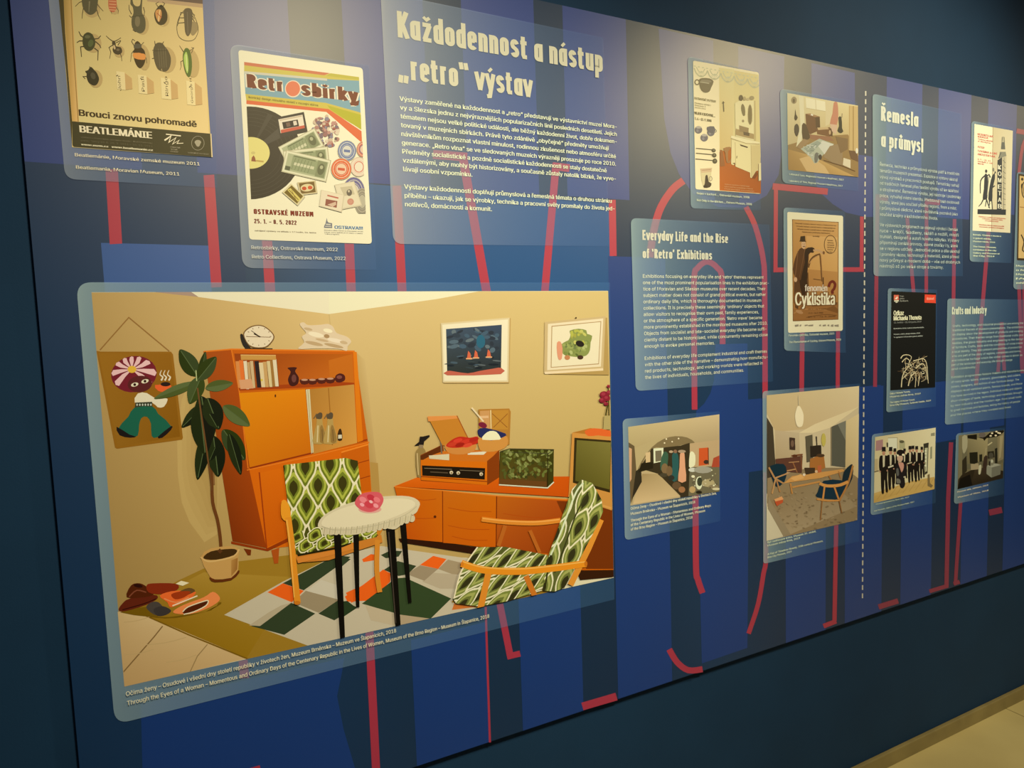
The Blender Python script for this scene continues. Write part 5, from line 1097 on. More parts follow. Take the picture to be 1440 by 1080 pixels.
s = Ink(); s.disc((300, 640), 96, 285, (0,0,0,), 0) if False else None
s.line([(214, 470), (232, 415), (262, 385), (300, 372)], 13, (104, 68, 32), 4); s.line([(222, 440), (248, 405), (290, 380)], 5, (190, 140, 76), 4); s.line([(298, 372), (306, 470), (312, 570)], 9, (110, 72, 34)); s.line([(306, 380), (318, 560)], 4, (170, 120, 62)); s.line([(250, 552), (306, 560)], 5, (92, 58, 28)); s.line([(210, 505), (214, 640)], 9, (92, 58, 28)); s.line([(322, 540), (322, 640)], 8, (84, 52, 26)); s.line([(322, 700), (420, 730)], 16, (84, 52, 26)); s.line([(240, 745), (420, 735)], 10, (100, 64, 30)); s.done('pictured_bicycle', sh, label='high-wheel bicycle the man leans on')
s = Ink()
s.poly([(112, 560), (150, 540), (160, 650), (140, 770), (120, 760), (110, 660)], (90, 58, 30)); s.poly([(120, 400), (150, 335), (178, 330), (214, 360), (218, 400), (206, 520), (196, 590), (150, 580), (118, 540), (104, 480)], (88, 54, 28), 2); s.poly([(186, 340), (240, 322), (262, 338), (250, 362), (212, 380), (206, 560), (160, 560), (190, 430)], (48, 30, 18), 2); s.poly([(150, 560), (206, 560), (212, 690), (180, 700), (160, 640)], (56, 34, 20)); s.line([(250, 345), (290, 346), (324, 368)], 14, (196, 152, 92), 3); s.poly([(165, 290), (178, 278), (194, 288), (196, 314), (182, 336), (166, 318)], (206, 164, 104), 2); s.poly([(154, 276), (158, 244), (190, 240), (194, 276), (176, 284)], (56, 38, 22)); s.line([(150, 278), (198, 280)], 6, (60, 40, 24)); s.disc((175, 298), 3, 2, (70, 44, 26)); s.disc((189, 298), 3, 2, (70, 44, 26)); s.line([(183, 298), (186, 308)], 2.5, (160, 116, 66)); s.line([(174, 316), (192, 316)], 5, (84, 54, 30)); s.line([(178, 324), (188, 324)], 2.5, (120, 66, 40)); s.disc((164, 306), 3, 6, (180, 136, 84)); s.line([(140, 350), (128, 470), (118, 540)], 6, (120, 80, 44)); s.disc((122, 556), 12, 18, (206, 164, 104)); s.disc((150, 790), 28, 12, (176, 130, 74), 20); s.disc((326, 362), 8, 12, (120, 80, 40))
s.line([(190, 338), (150, 540)], 5, (120, 80, 44), 0, 2)
s.done('pictured_man', sh, label='man in a dark suit and round hat standing at the bicycle')
s = Ink(); s.ring((374, 302), 44, 66, 4, (74, 50, 28))
for k in range(6): s.text(('muzeum', 'výstava', 'fenomén', 'OSTRAVA', '2020', 'kolo')[k], (352, 276 + k*17), (392, 396, 402, 404, 392, 386)[k], 9, (84, 56, 30), .02)
for k, (a, b) in enumerate(((120, 416), (128, 410), (134, 400), (170, 372))): s.text('Ostravské muzeum a partneři výstavy o historii jízdních kol', (a, 148 + k*21 + 4), b, 8, (110, 74, 36), .01)
s.text('uvádějí', (248, 246), 296, 9, (92, 60, 30), .01)
s.text('fenomén', (190, 640), 350, 46, (226, 208, 156), .03); s.line([(362, 610), (372, 580), (392, 570), (408, 590), (402, 620), (388, 640), (392, 660)], 19, (112, 40, 28), 4)
for c, b in (((116, 76, 36), .085), ((238, 226, 176), .03)): s.text('Cyklistika', (122, 742), 404, 92, c, b)
for k in range(3): s.text('19. 2. – 24. 5. 2020', (215, 775 + k*28), (340, 320, 410)[k], 9, (90, 58, 30), .01)
for x, w in ((118, 26), (152, 12), (188, 22), (214, 36), (292, 14), (318, 24), (352, 14), (378, 18), (404, 30)): s.poly([(x, 884), (x+w, 880), (x+w, 890 + w % 11), (x+2, 892 + w % 7)], (150, 138, 100), 1)
s.done('lettering', sh, label='cream script title and small brown print on the cycling poster')
s = Ink(); s.text('Fenomén cyklistika, Ostravské muzeum, 2020', (74, 968), 402, 15, CAPC, .02); s.text('The Phenomenon of Cycling, Ostrava Museum, 2020', (74, 1016), 450, 15, CAPC, .02); s.done('caption', t)

# ------------------------------------------------------------------ costume gallery photo
white(212, 194, 140)
t = card('costume_gallery_photo_card', 878, 760, 'small photo of a vaulted gallery with dresses on stands, below the English text panel', 'photo print', 'captioned photo prints on the board')
view(870, 570, 5.4)
film(t, [(30, 104), (768, 45), (772, 880), (47, 1026)], 40, (0.42, 0.67, 1.0, 0.54), (0.08, 0.28, 0.92, 0.10), (1, 0, 0, 1))
CLIP[0] = [(883.3, 600.3), (1011.8, 582.6), (1011.9, 691), (886.6, 710.9)]
s = Ink(); s.rr([(72, 164), (765, 68), (766, 655), (88, 761)], 8, (176, 148, 92), (0, 1, 1, 0)); s.grad([(72, 164), (765, 68), (765, 330), (78, 340)], (176, 150, 92), (190, 160, 104), (160, 132, 84), (166, 140, 84), 8, 5)
s.poly([(110, 330), (300, 250), (580, 290), (560, 400), (240, 330), (140, 520)], (170, 144, 88)); s.poly([(136, 520), (170, 430), (250, 320), (340, 256), (430, 234), (520, 244), (576, 280), (560, 300), (530, 290), (440, 310), (330, 320), (250, 330), (190, 420), (160, 530)], (120, 98, 58), 2)
s.poly([(160, 480), (200, 410), (250, 328), (340, 320), (470, 306), (540, 284), (545, 700), (470, 700), (300, 520)], (56, 46, 30)); s.poly([(540, 290), (765, 260), (766, 480), (540, 480)], (176, 142, 90)); s.poly([(540, 470), (766, 460), (766, 660), (530, 690)], (104, 92, 60)); s.poly([(170, 500), (300, 520), (470, 690), (420, 710), (100, 760), (130, 660)], (176, 146, 92)); s.grad([(180, 520), (300, 520), (460, 690), (110, 750)], (150, 120, 70), (166, 136, 82), (190, 156, 98), (196, 160, 100), 4, 4)
s.poly([(74, 280), (120, 310), (135, 500), (120, 640), (90, 750), (80, 600)], (96, 76, 46)); s.poly([(78, 320), (100, 330), (98, 560), (80, 590)], (190, 140, 90)); s.poly([(130, 500), (170, 470), (176, 580), (110, 700), (96, 755)], (50, 42, 30)); s.poly([(172, 440), (262, 432), (262, 478), (150, 510)], (40, 34, 24)); s.line([(300, 520), (400, 600), (480, 694)], 9, (60, 48, 30))
ph = s.done('photograph', t, label='photo of a museum gallery with an arched ceiling')
def figure(name, pts, c, label):
    global s
    s = Ink(); s.poly(pts, c, 2); s.done(name, ph, label=label)
s = Ink(); s.poly([(264, 328), (340, 322), (338, 424), (266, 440)], (206, 196, 150)); s.poly([(278, 346), (326, 342), (326, 420), (280, 430)], (110, 96, 64)); s.poly([(204, 360), (240, 354), (240, 430), (206, 436)], (196, 160, 100)); s.poly([(610, 326), (680, 320), (680, 450), (608, 460)], (190, 78, 36)); s.poly([(720, 400), (765, 380), (766, 468), (705, 470)], (160, 66, 40)); s.line([(680, 322), (682, 450)], 6, (100, 44, 24)); s.done('pictured_showcases', ph, label='lit showcases and red cupboards')
figure('pictured_dress', [(335, 370), (352, 350), (376, 370), (372, 440), (360, 500), (318, 490), (320, 420)], (58, 84, 56), 'green dress on a stand')
figure('pictured_dress', [(405, 380), (428, 352), (452, 380), (456, 460), (444, 570), (400, 565), (408, 460)], (44, 80, 66), 'teal dress on a stand')
figure('pictured_dress', [(466, 370), (488, 345), (500, 370), (506, 470), (512, 575), (452, 575), (462, 470)], (206, 142, 92), 'pink dress on a stand')
figure('pictured_coat', [(540, 365), (560, 350), (582, 380), (580, 450), (556, 470), (534, 465)], (214, 204, 170), 'white coat on a stand')
s = Ink()
for c, r1, r2, k in (((350, 480), 26, 40, (120, 92, 54)), ((385, 500), 24, 40, (110, 84, 50)), ((340, 530), 30, 16, (70, 60, 40)), ((400, 550), 24, 20, (50, 46, 36)), ((440, 610), 34, 30, (96, 72, 44)), ((480, 640), 26, 24, (150, 100, 56)), ((430, 350), 14, 14, (130, 92, 60)), ((480, 350), 30, 12, (160, 130, 90)), ((398, 352), 16, 10, (170, 140, 96)), ((560, 490), 30, 16, (190, 180, 140)), ((640, 490), 70, 26, (150, 138, 104)), ((610, 590), 26, 50, (206, 196, 150)), ((615, 580), 20, 34, (60, 60, 40)), ((680, 590), 50, 30, (166, 144, 90)), ((565, 540), 14, 10, (216, 204, 160)), ((560, 640), 24, 26, (176, 140, 80)), ((720, 620), 40, 18, (130, 110, 70)), ((610, 660), 24, 12, (40, 34, 26)), ((665, 430), 20, 16, (60, 46, 34)), ((740, 635), 30, 10, (196, 176, 120))): s.disc(c, r1, r2, k, 0, 12)
for k in range(22): s.disc((random.uniform(560, 750), random.uniform(480, 640)), random.uniform(4, 9), random.uniform(3, 7), random.choice([(214, 202, 156), (150, 130, 84), (80, 70, 46), (190, 170, 120)]), 0, 7)
for x, y in ((362, 256), (455, 252), (348, 286), (406, 276)): s.disc((x, y), 6, 6, (240, 226, 180), 0, 8)
s.done('pictured_exhibits', ph, label='tables of small exhibits and ceiling spots')
CLIP[0] = None
s = Ink()
for k, (w, y, r) in enumerate((('Očima ženy – Osudové i všední dny století republiky v životech žen,', 794, 742), ('Muzeum Brněnska – Muzeum ve Šlapanicích, 2018', 834, 580), ('Through the Eyes of a Woman – Momentous and Ordinary Days', 885, 700), ('of the Centenary Republic in the Lives of Women, Museum', 918, 656), ('of the Brno Region – Museum in Šlapanice, 2018', 952, 560))): s.text(w, (92, y), r, 20, CAPC, .015)
s.done('caption', t)

# ------------------------------------------------------------------ lounge photo
white(224, 206, 146)
t = card('lounge_photo_card', 1073, 792, 'upright photo of a cream lounge with a hanging lamp and black-cushioned armchairs', 'photo print', 'captioned photo prints on the board')
view(1065, 535, 4.075)
film(t, [(30, 62), (590, 18), (584, 922), (34, 1052)], 20, (0.42, 0.67, 1.0, 0.54), (0.08, 0.28, 0.92, 0.10), (1, 0, 0, 1))
CLIP[0] = [(1078.5, 555.9), (1208, 543), (1205.6, 731.5), (1077.8, 760.8)]
s = Ink(); s.rr([(54, 85), (583, 32), (574, 800), (52, 920)], 9, (206, 176, 116), (1, 1, 1, 0))
s.grad([(54, 85), (583, 32), (580, 250), (54, 300)], (196, 164, 100), (220, 190, 124), (214, 180, 116), (190, 156, 94), 8, 6); s.poly([(54, 190), (100, 285), (240, 300), (420, 262), (583, 150), (580, 560), (54, 560)], (206, 178, 118)); s.grad([(100, 285), (240, 300), (245, 480), (104, 470)], (190, 160, 106), (196, 168, 112), (186, 156, 100), (176, 146, 92), 3, 3); s.poly([(240, 300), (330, 250), (583, 150), (420, 270), (320, 300)], (226, 196, 128)); s.grad([(505, 235), (582, 190), (578, 560), (500, 510)], (214, 182, 112), (222, 190, 120), (206, 172, 104), (196, 162, 96), 2, 4)
s.poly([(54, 210), (90, 270), (104, 480), (110, 600), (54, 650)], (70, 58, 40)); s.poly([(58, 560), (300, 500), (500, 500), (578, 560), (574, 800), (160, 895), (56, 700)], (146, 118, 72)); s.grad([(80, 690), (400, 560), (572, 720), (170, 890)], (140, 112, 68), (150, 124, 78), (160, 132, 84), (170, 142, 92), 6, 6)
for k in range(150): s.disc((random.uniform(110, 570), random.uniform(640, 850)), random.uniform(4, 12), random.uniform(3, 6), random.choice([(134, 108, 66), (160, 132, 84), (150, 122, 76), (128, 102, 62)]), random.uniform(-30, 30), 6)
s.poly([(52, 720), (80, 740), (160, 890), (52, 922)], (206, 184, 128)); s.poly([(62, 660), (80, 700), (190, 880), (150, 896), (60, 735)], (150, 126, 82))
ph = s.done('photograph', t, label='photo of a pale lounge with a speckled carpet')
s = Ink(); s.line([(236, 90), (237, 150)], 4, (206, 180, 120)); s.poly([(237, 145), (250, 158), (265, 200), (258, 260), (228, 262), (216, 205), (226, 158)], (244, 232, 184), 3); s.done('pictured_pendant_lamp', ph, label='white drop-shaped hanging lamp')
s = Ink(); s.poly([(424, 266), (508, 230), (504, 498), (424, 488)], (92, 86, 62)); s.poly([(460, 250), (508, 230), (506, 345)], (124, 116, 84)); s.line([(424, 268), (424, 488)], 4, (150, 126, 80)); s.done('pictured_window_blind', ph, label='tall dark blind on the lounge wall')
s = Ink(); s.poly([(184, 326), (216, 330), (218, 398), (186, 396)], (70, 50, 36)); s.disc((201, 362), 9, 20, (116, 86, 58)); s.done('pictured_wall_picture', ph, label='small dark picture on the lounge wall')
s = Ink(); s.disc((380, 340), 13, 38, (196, 170, 70)); s.done('pictured_wall_plate', ph, label='yellow oval on the lounge wall')
s = Ink(); s.poly([(276, 320), (316, 310), (320, 460), (284, 470)], (96, 84, 56)); s.done('pictured_curtain', ph, label='dark curtain at the lounge doorway')
s = Ink(); s.poly([(302, 450), (380, 420), (390, 500), (330, 530), (300, 500)], (170, 104, 44)); s.poly([(302, 376), (366, 370), (368, 430), (304, 442)], (50, 40, 30)); s.line([(338, 320), (342, 372)], 6, (60, 50, 36)); s.disc((362, 430), 24, 10, (80, 56, 34)); s.done('pictured_television_cabinet', ph, label='dark television on a wooden cabinet')
s = Ink(); s.poly([(104, 450), (200, 440), (260, 430), (255, 530), (110, 520)], (96, 58, 40)); s.line([(196, 432), (260, 424)], 8, (120, 66, 36)); s.line([(204, 470), (230, 530)], 6, (150, 96, 50)); s.line([(250, 430), (255, 510)], 6, (130, 80, 44)); s.line([(180, 470), (240, 465)], 5, (176, 126, 70)); s.disc((215, 432), 14, 8, (90, 50, 30)); s.done('pictured_dining_set', ph, label='dark dining chairs at the back')
s = Ink(); s.poly([(74, 490), (150, 478), (168, 520), (156, 580), (110, 610), (84, 560)], (24, 46, 48), 2); s.line([(66, 498), (100, 560), (150, 590)], 10, (176, 124, 66)); s.line([(100, 560), (180, 530)], 8, (186, 134, 74)); s.line([(84, 650), (106, 560)], 9, (186, 134, 72)); s.line([(110, 570), (130, 640)], 8, (170, 116, 60)); s.line([(170, 518), (220, 508)], 7, (186, 134, 74)); s.done('pictured_armchair', ph, label='dark-cushioned armchair at the far end of the low table')
s = Ink(); s.poly([(150, 590), (200, 548), (490, 508), (500, 520), (360, 560), (200, 582)], (206, 142, 66)); s.line([(200, 612), (360, 580)], 10, (196, 132, 60)); s.line([(190, 590), (200, 650)], 9, (190, 126, 56)); s.line([(410, 545), (430, 580)], 7, (170, 110, 50)); s.line([(465, 520), (478, 560)], 6, (170, 112, 54)); s.poly([(190, 560), (250, 536), (270, 560), (215, 575)], (222, 160, 80)); s.poly([(270, 500), (330, 500), (330, 530), (280, 540)], (70, 52, 34)); s.poly([(344, 490), (366, 484), (368, 525), (348, 530)], (190, 96, 50)); s.disc((268, 540), 8, 8, (226, 196, 140)); s.disc((338, 522), 8, 8, (216, 170, 110)); s.done('pictured_low_table', ph, label='long low wooden table with small things on it')
s = Ink(); s.poly([(498, 520), (535, 482), (548, 490), (545, 560), (500, 640), (484, 600), (490, 560)], (30, 44, 44), 2); s.poly([(380, 575), (480, 572), (500, 600), (490, 660), (450, 682), (342, 668), (346, 640)], (26, 48, 52), 2); s.line([(548, 488), (520, 590), (470, 690)], 11, (176, 116, 52), 3); s.line([(356, 590), (400, 604), (470, 600), (520, 580)], 17, (214, 142, 62), 4); s.line([(386, 605), (376, 680)], 10, (206, 134, 58)); s.line([(440, 606), (466, 680)], 10, (196, 126, 54)); s.line([(340, 680), (400, 690), (470, 688)], 9, (206, 134, 58)); s.line([(372, 690), (362, 800)], 7, (150, 100, 48)); s.line([(470, 690), (484, 760)], 7, (140, 92, 44)); s.done('pictured_armchair', ph, label='wooden armchair with dark cushions in front')
s = Ink(); s.poly([(95, 682), (140, 664), (150, 680), (112, 706)], (222, 150, 80)); s.poly([(100, 695), (148, 682), (146, 700), (112, 720)], (190, 80, 40)); s.done('pictured_box', ph, label='small orange box on the carpet')
CLIP[0] = None
s = Ink()
for w, y, r in (('Byt nadčasové krásy, Muzeum 20. století,', 934, 336), ('Muzeum města Brna, 2019', 952, 244), ('A Flat of Timeless Beauty, 20th century Museum,', 1002, 376), ('Brno City Museum, 2019', 1020, 196)): s.text(w, (58, y), r, 11, CAPC, .02)
s.done('caption', t)
# ------------------------------------------------------------------ Czech crafts panel
white(222, 206, 150)
t = card('crafts_text_panel', 1228, 388, 'translucent panel with a two-line cream Czech heading, next to the dashed line', 'text panel', 'translucent text panels on the board')
view(0, 0, 1)
film(t, [(1227, 131.5), (1352, 160), (1354, 388.5), (1228.4, 388.3)], 6, (0.42, 0.67, 1.0, 0.54), (0.08, 0.28, 0.90, 0.10), (1, 0, 0, 1))
s = Ink(); view(1225, 130, 7.714)
s.display('Řemesla', (106, 304), 512, 158, HEAD); s.display('a průmysl', (108, 586), 566, 158, HEAD); s.done('heading', t, label='cream two-line heading')
s = Ink(); view(1200, 60, 3)
L = [('Řemesla, technika a průmyslová výroba patří k tradičním', 447), ('tématům muzejních prezentací. Expozice a výstavy ukazují', 440), ('vývoj výrobků a pracovních postupů. Tematicky sahají', 446), ('od tradičních řemesel přes textilní výrobu až ke sklářství', 444), ('a strojírenství. Řemeslná výroba, její nástroje i podmínky', 453), ('práce, vytvářejí místní identitu. Představují také osobnosti', 446), ('výroby, které jsou součástí příběhu regionů, firem a měst,', 436), ('i průmyslové dědictví, které návštěvník poznává jako', 440), ('součást krajiny a každodenního života.', 356), None, ('Ve výstavních programech se objevují výrobci i ženské', 440), ('ruce – krejčí, tkadleny, skláři a nožíři, mistři', 444), ('truhláři, designéři a autoři nového nábytku. Výstavy', 446), ('připomínají zaniklé provozy, slavné značky i ty, které', 440), ('se v regionu udržely. Jednotlivé práce a díla ukazují', 449), ('i proměny vkusu, technologií a materiálů, které přinesl', 446), ('nový průmysl a moderní doba – vše od drobných', 450), ('nástrojů až po velké stroje a továrny.', 380)]
for k, e in enumerate(L):
    if e: y = 519 + k*26.3 - (8 if k > 9 else 0) - (k > 9)*(k-10)*1.4; s.text(e[0], (112, y), e[1], 13.5, (196, 196, 174), 0)
s.done('body_text', t, label='two paragraphs of tiny white Czech text')

# ------------------------------------------------------------------ dancing figures poster
white(224, 206, 152)
t = card('dancing_figures_poster', 1364, 368, 'folded cream poster with two black walking figures and a tower with upright letters', 'poster', 'captioned posters on the board')
view(1355, 160, 4.906)
film(t, [(55, 48), (345, 100), (330, 1030), (42, 1020)], 28, (0.42, 0.67, 1.0, 0.54), (0.08, 0.28, 0.90, 0.10), (1, 0, 0, 1))
s = Ink(); s.rr([(75, 70), (340, 117), (322, 822), (62, 806)], 8, (222, 204, 150)); s.poly([(75, 70), (205, 93), (195, 814), (62, 806)], (226, 208, 150), 0); s.grad([(200, 92), (340, 117), (322, 822), (192, 813)], (196, 172, 116), (216, 194, 136), (214, 194, 140), (206, 184, 130), 4, 4); s.line([(203, 92), (193, 812)], 3, (150, 128, 84))
sh = s.done('poster_sheet', t, label='cream poster sheet with a fold down the middle')
s = Ink(); K = (50, 52, 50)
s.disc((156, 396), 8, 12, K); s.poly([(146, 418), (164, 422), (170, 470), (166, 560), (160, 590), (132, 586), (140, 520)], K, 2); s.line([(150, 425), (118, 462), (116, 550)], 10, K, 3, 6); s.line([(160, 428), (176, 420), (186, 440)], 8, K); s.line([(142, 580), (122, 620), (104, 640)], 9, K, 0, 5); s.line([(156, 585), (172, 630), (182, 654)], 9, K, 0, 5); s.line([(160, 580), (150, 640)], 6, K)
s.done('printed_figure', sh, label='black figure striding with arms bent, on the left')
s = Ink()
s.disc((206, 386), 6, 14, (120, 112, 84)); s.poly([(196, 430), (214, 412), (216, 450), (200, 520), (198, 600), (170, 590), (180, 500)], K, 2); s.line([(212, 420), (218, 400), (222, 410)], 7, K); s.line([(196, 510), (216, 496)], 8, K); s.line([(176, 585), (180, 620), (172, 650)], 8, K, 0, 5); s.line([(194, 595), (200, 660)], 8, K, 0, 5); s.line([(176, 430), (164, 560)], 5, (150, 140, 104))
s.done('printed_figure', sh, label='black figure with a raised hand, on the right')
s = Ink()
s.poly([(234, 320), (266, 300), (262, 660), (230, 660)], K); s.poly([(266, 300), (296, 290), (290, 660), (262, 660)], (190, 170, 120)); s.poly([(262, 196), (284, 196), (288, 246), (258, 244)], (96, 92, 74)); s.poly([(266, 158), (282, 158), (284, 196), (262, 196)], (170, 154, 108)); s.line([(266, 160), (264, 196)], 3, K); s.line([(280, 160), (283, 196)], 3, K); s.poly([(250, 262), (290, 262), (296, 290), (244, 310)], (130, 122, 92)); s.line([(240, 310), (258, 268)], 4, K)
for k in range(9): s.line([(272, 320 + k*38), (290, 340 + k*36)], 4, (110, 104, 80))
s.line([(280, 300), (276, 660)], 4, (120, 112, 84)); s.poly([(97, 658), (293, 660), (292, 698), (96, 692)], K)
for k, ch in enumerate('KOMETAB'): s.text(ch, (238, 382 + k*45), 260, 30, (214, 198, 148), .03)
s.done('printed_tower', sh, label='black and grey tower with upright letters on a black base')
s = Ink(); R = (206, 96, 70)
for w, x, y, r, c in (('NESMRTELNÁ', 98, 146, 204, 13), ('KRÁSA', 100, 162, 170, 12), ('Výstava plakátů', 100, 178, 200, 9), ('a designu', 100, 192, 186, 9), ('MUZEUM', 98, 234, 144, 13), ('TOVÁRNA A LIDÉ', 98, 262, 232, 13), ('ARCHITEKTURA', 98, 284, 218, 13), ('3. 9. – 31. 12.', 98, 318, 190, 10), ('vernisáž 2. září', 98, 332, 202, 9), ('vstup volný', 98, 346, 140, 9), ('Výstava vznikla ve spolupráci', 104, 712, 290, 8), ('s muzeem a archivem města', 130, 726, 270, 8), ('a za podpory kraje', 150, 740, 240, 8), ('Otevřeno denně mimo pondělí', 106, 768, 280, 8), ('muzeum umění a designu', 110, 782, 278, 8)): s.text(w, (x, y), r, c, R, .03 if c > 11 else .02)
s.done('lettering', sh, label='red lettering on the folded cream poster')
s = Ink()
for k, (y, r) in enumerate(((838, 258), (862, 190), (884, 216), (920, 222), (942, 226), (964, 248), (984, 212))): s.text(('Kometa. Výstava v muzeu a', 'v galerii města,', 'Muzeum města, 2019', 'The Comet. Museum', 'exhibition in the city', 'Gallery and Museum of', 'the City, 2019')[k], (66, y), r, 10, CAPC, .03)
s.done('caption', t)

# ------------------------------------------------------------------ ochre poster cut by the frame
t = card('ochre_poster', 1426, 400, 'ochre poster with black curls, only its edge in view, beside the folded cream poster', 'poster', 'captioned posters on the board')
view(0, 0, 1)
film(t, [(1430, 241), (1496, 252), (1493, 406), (1425, 407)], 6, (0.42, 0.67, 1.0, 0.54), (0.08, 0.28, 0.90, 0.10), (1, 0, 0, 1))
s = Ink(); s.rr([(1432, 244), (1492, 256), (1488, 368), (1430, 366)], 1.5, (60, 44, 28)); s.poly([(1434, 247), (1490, 258), (1486, 365), (1432, 363)], (206, 164, 92))
sh = s.done('poster_sheet', t, label='ochre poster sheet with a dark border')
s = Ink(); K2 = (56, 44, 30)
s.disc((1437.5, 252), 1.6, 2.2, K2); s.ring((1441, 267), 4, 11, 1.4, K2); s.ring((1447, 268), 7, 18, 1.4, K2); s.disc((1437, 262), 1.2, 4, K2); s.line([(1434, 291), (1488, 298)], 1, (150, 100, 50)); s.line([(1436, 330), (1440, 340), (1438, 352), (1446, 356)], 1.6, K2, 3); s.disc((1450, 330), 8, 16, (150, 96, 48)); s.disc((1462, 310), 12, 20, (120, 80, 42))
s.done('printed_ornament', sh, label='black curls on the ochre poster')
s = Ink()
for k, w in enumerate(('Muzejní výstava', 'o řemeslech,', 'Muzeum, 2018', 'Museum', 'exhibition, 2018')): s.text(w, (1429, 375 + k*6), 1470, 2.6, CAPC, .03)
s.done('caption', t)

# ------------------------------------------------------------------ black poster
white(220, 200, 146)
t = card('black_poster', 1246, 580, 'black poster with white lettering, a red logo and a tangle of pale wood shavings', 'poster', 'captioned posters on the board')
view(1235, 395, 5.684)
film(t, [(77, 58), (470, 70), (460, 1004), (65, 1052)], 26, (0.42, 0.67, 1.0, 0.54), (0.08, 0.28, 0.90, 0.10), (1, 0, 0, 1))
s = Ink(); s.rr([(105, 82), (462, 98), (455, 850), (96, 876)], 14, (22, 25, 25), (1, 0, 0, 0))
sh = s.done('poster_sheet', t, label='black poster sheet')
s = Ink()
s.poly([(125, 112), (164, 112), (166, 152), (125, 154)], (206, 96, 64)); s.poly([(132, 146), (150, 124), (158, 130), (150, 148)], (226, 196, 150)); s.poly([(128, 156), (164, 154), (164, 164), (128, 166)], (216, 200, 156)); s.line([(138, 172), (156, 170)], 7, (190, 174, 132)); s.poly([(372, 108), (460, 112), (460, 178), (370, 174)], (216, 66, 40))
s.text('thonet', (388, 152), 446, 22, (240, 150, 110), .03)
for k, (w, r) in enumerate((('Muzeum', 204), ('města Brna', 208), ('Špilberk', 240))): s.text(w, (172, 127 + k*19), r, 11, (150, 140, 110), .02)
s.text('Odkaz', (124, 276), 204, 38, (222, 212, 166), .04); s.text('Michaela Thoneta', (124, 316), 344, 36, (222, 212, 166), .04); s.text('15. května – 30. listopadu 2019', (126, 340), 344, 14, (130, 124, 100), .01); s.text('Křestní jména, návrhy a realizace ohýbaného nábytku', (124, 386), 364, 10, (176, 170, 136), .02); s.text('Muzeum, umění a design nábytku v Brně', (124, 432), 334, 10, (176, 170, 136), .02); s.text('Ve spolupráci s Moravskou galerií a dalšími', (124, 456), 354, 10, (176, 170, 136), .02)
s.done('lettering', sh, label='white lettering with red and orange logos')
s = Ink(); random.seed(5)
for k in range(90):
    a = random.uniform(0, math.pi*2); cx_, cy_ = random.uniform(205, 380), random.uniform(640, 790)
    L_ = random.uniform(20, 60); c = random.choice([(196, 168, 110), (150, 120, 74), (110, 82, 50), (214, 190, 132), (86, 64, 40), (170, 140, 90)])
    s.line([(cx_, cy_), (cx_ + L_*.5*math.cos(a) + random.uniform(-12, 12), cy_ + L_*.5*math.sin(a)), (cx_ + L_*math.cos(a+.4), min(850, cy_ + L_*math.sin(a+.4)))], random.uniform(3, 7), c, 3, 2)
for pts in (((180, 620), (200, 595), (240, 592), (265, 610), (250, 650)), ((190, 650), (220, 620), (250, 640), (230, 700)), ((280, 640), (320, 630), (360, 622), (386, 660), (396, 760), (400, 820)), ((300, 700), (350, 660), (380, 700), (390, 790)), ((260, 760), (300, 740), (295, 850)), ((185, 850), (195, 760), (230, 700), (280, 660)), ((330, 760), (320, 840)), ((240, 840), (260, 770), (310, 720))): s.line(list(pts), 8, (206, 180, 122), 4, 4)
s.done('wood_shavings', sh, label='tangle of pale bentwood shavings')
s = Ink()
for w, y, r in (('Odkaz Michaela Thoneta,', 908, 256), ('Muzeum města Brna, 2019', 934, 338), ('The Legacy of Michael Thonet,', 978, 292), ('Brno City Museum, Špilberk Castle, 2019', 1002, 420)): s.text(w, (94, y), r, 13, CAPC, .02)
s.done('caption', t)

# ------------------------------------------------------------------ English crafts panel
t = card('english_crafts_text_panel', 1329, 597, 'translucent panel with a one-line cream heading, beside the black poster', 'text panel', 'translucent text panels on the board')
view(1320, 410, 5.684)
film(t, [(70, 56), (790, 66), (780, 988), (50, 1066)], 26, (0.42, 0.67, 1.0, 0.54), (0.08, 0.28, 0.90, 0.10), (1, 0, 0, 1))
s = Ink(); s.display('Crafts and Industry', (106, 184), 382, 62, HEAD); s.done('heading', t, label='cream one-line heading')
s = Ink()
L = [('Crafts, technology, and industrial production are among the', 676), ('traditional themes of museum presentations. The exhibitions', 676), ('on display show the development of products and working', 672), ('procedures. Their themes range from traditional crafts and', 674), ('textiles, the glass industry and engineering to the design', 676), ('of furniture. Crafts, tools and the conditions of work create', 672), ('a local identity. They also present personalities of production', 664), ('who are part of the story of regions, companies and towns,', 660), ('and industrial heritage which the visitor comes to know as', 668), ('part of the landscape and everyday life through change', 588), ('and continuity.', 300), None, ('Exhibition programmes feature makers and manufacturers', 680), ('of many kinds: tailors, weavers, glassmakers, and cutlers,', 656), ('joiners, designers, and authors of new furniture design. The', 642), ('displays recall vanished plants, famous brands, and those', 668), ('that have survived in the region. Individual works and objects', 664), ('show changes of taste, technology and materials brought', 668), ('by new industry and the modern age: from small tools', 662), ('to great machines and factories, telling the history of people', 650), ('and the places where they worked and lived.', 580)]
for k, e in enumerate(L):
    if e:
        y = 283 + k*34.6 if k < 10 else 283 + 9*34.6 + 34 if k == 10 else 694 + (k-12)*38
        s.text(e[0], (112 - k*.9, y), e[1], 17, (184, 190, 176), 0)
s.done('body_text', t, label='two paragraphs of tiny white English text')

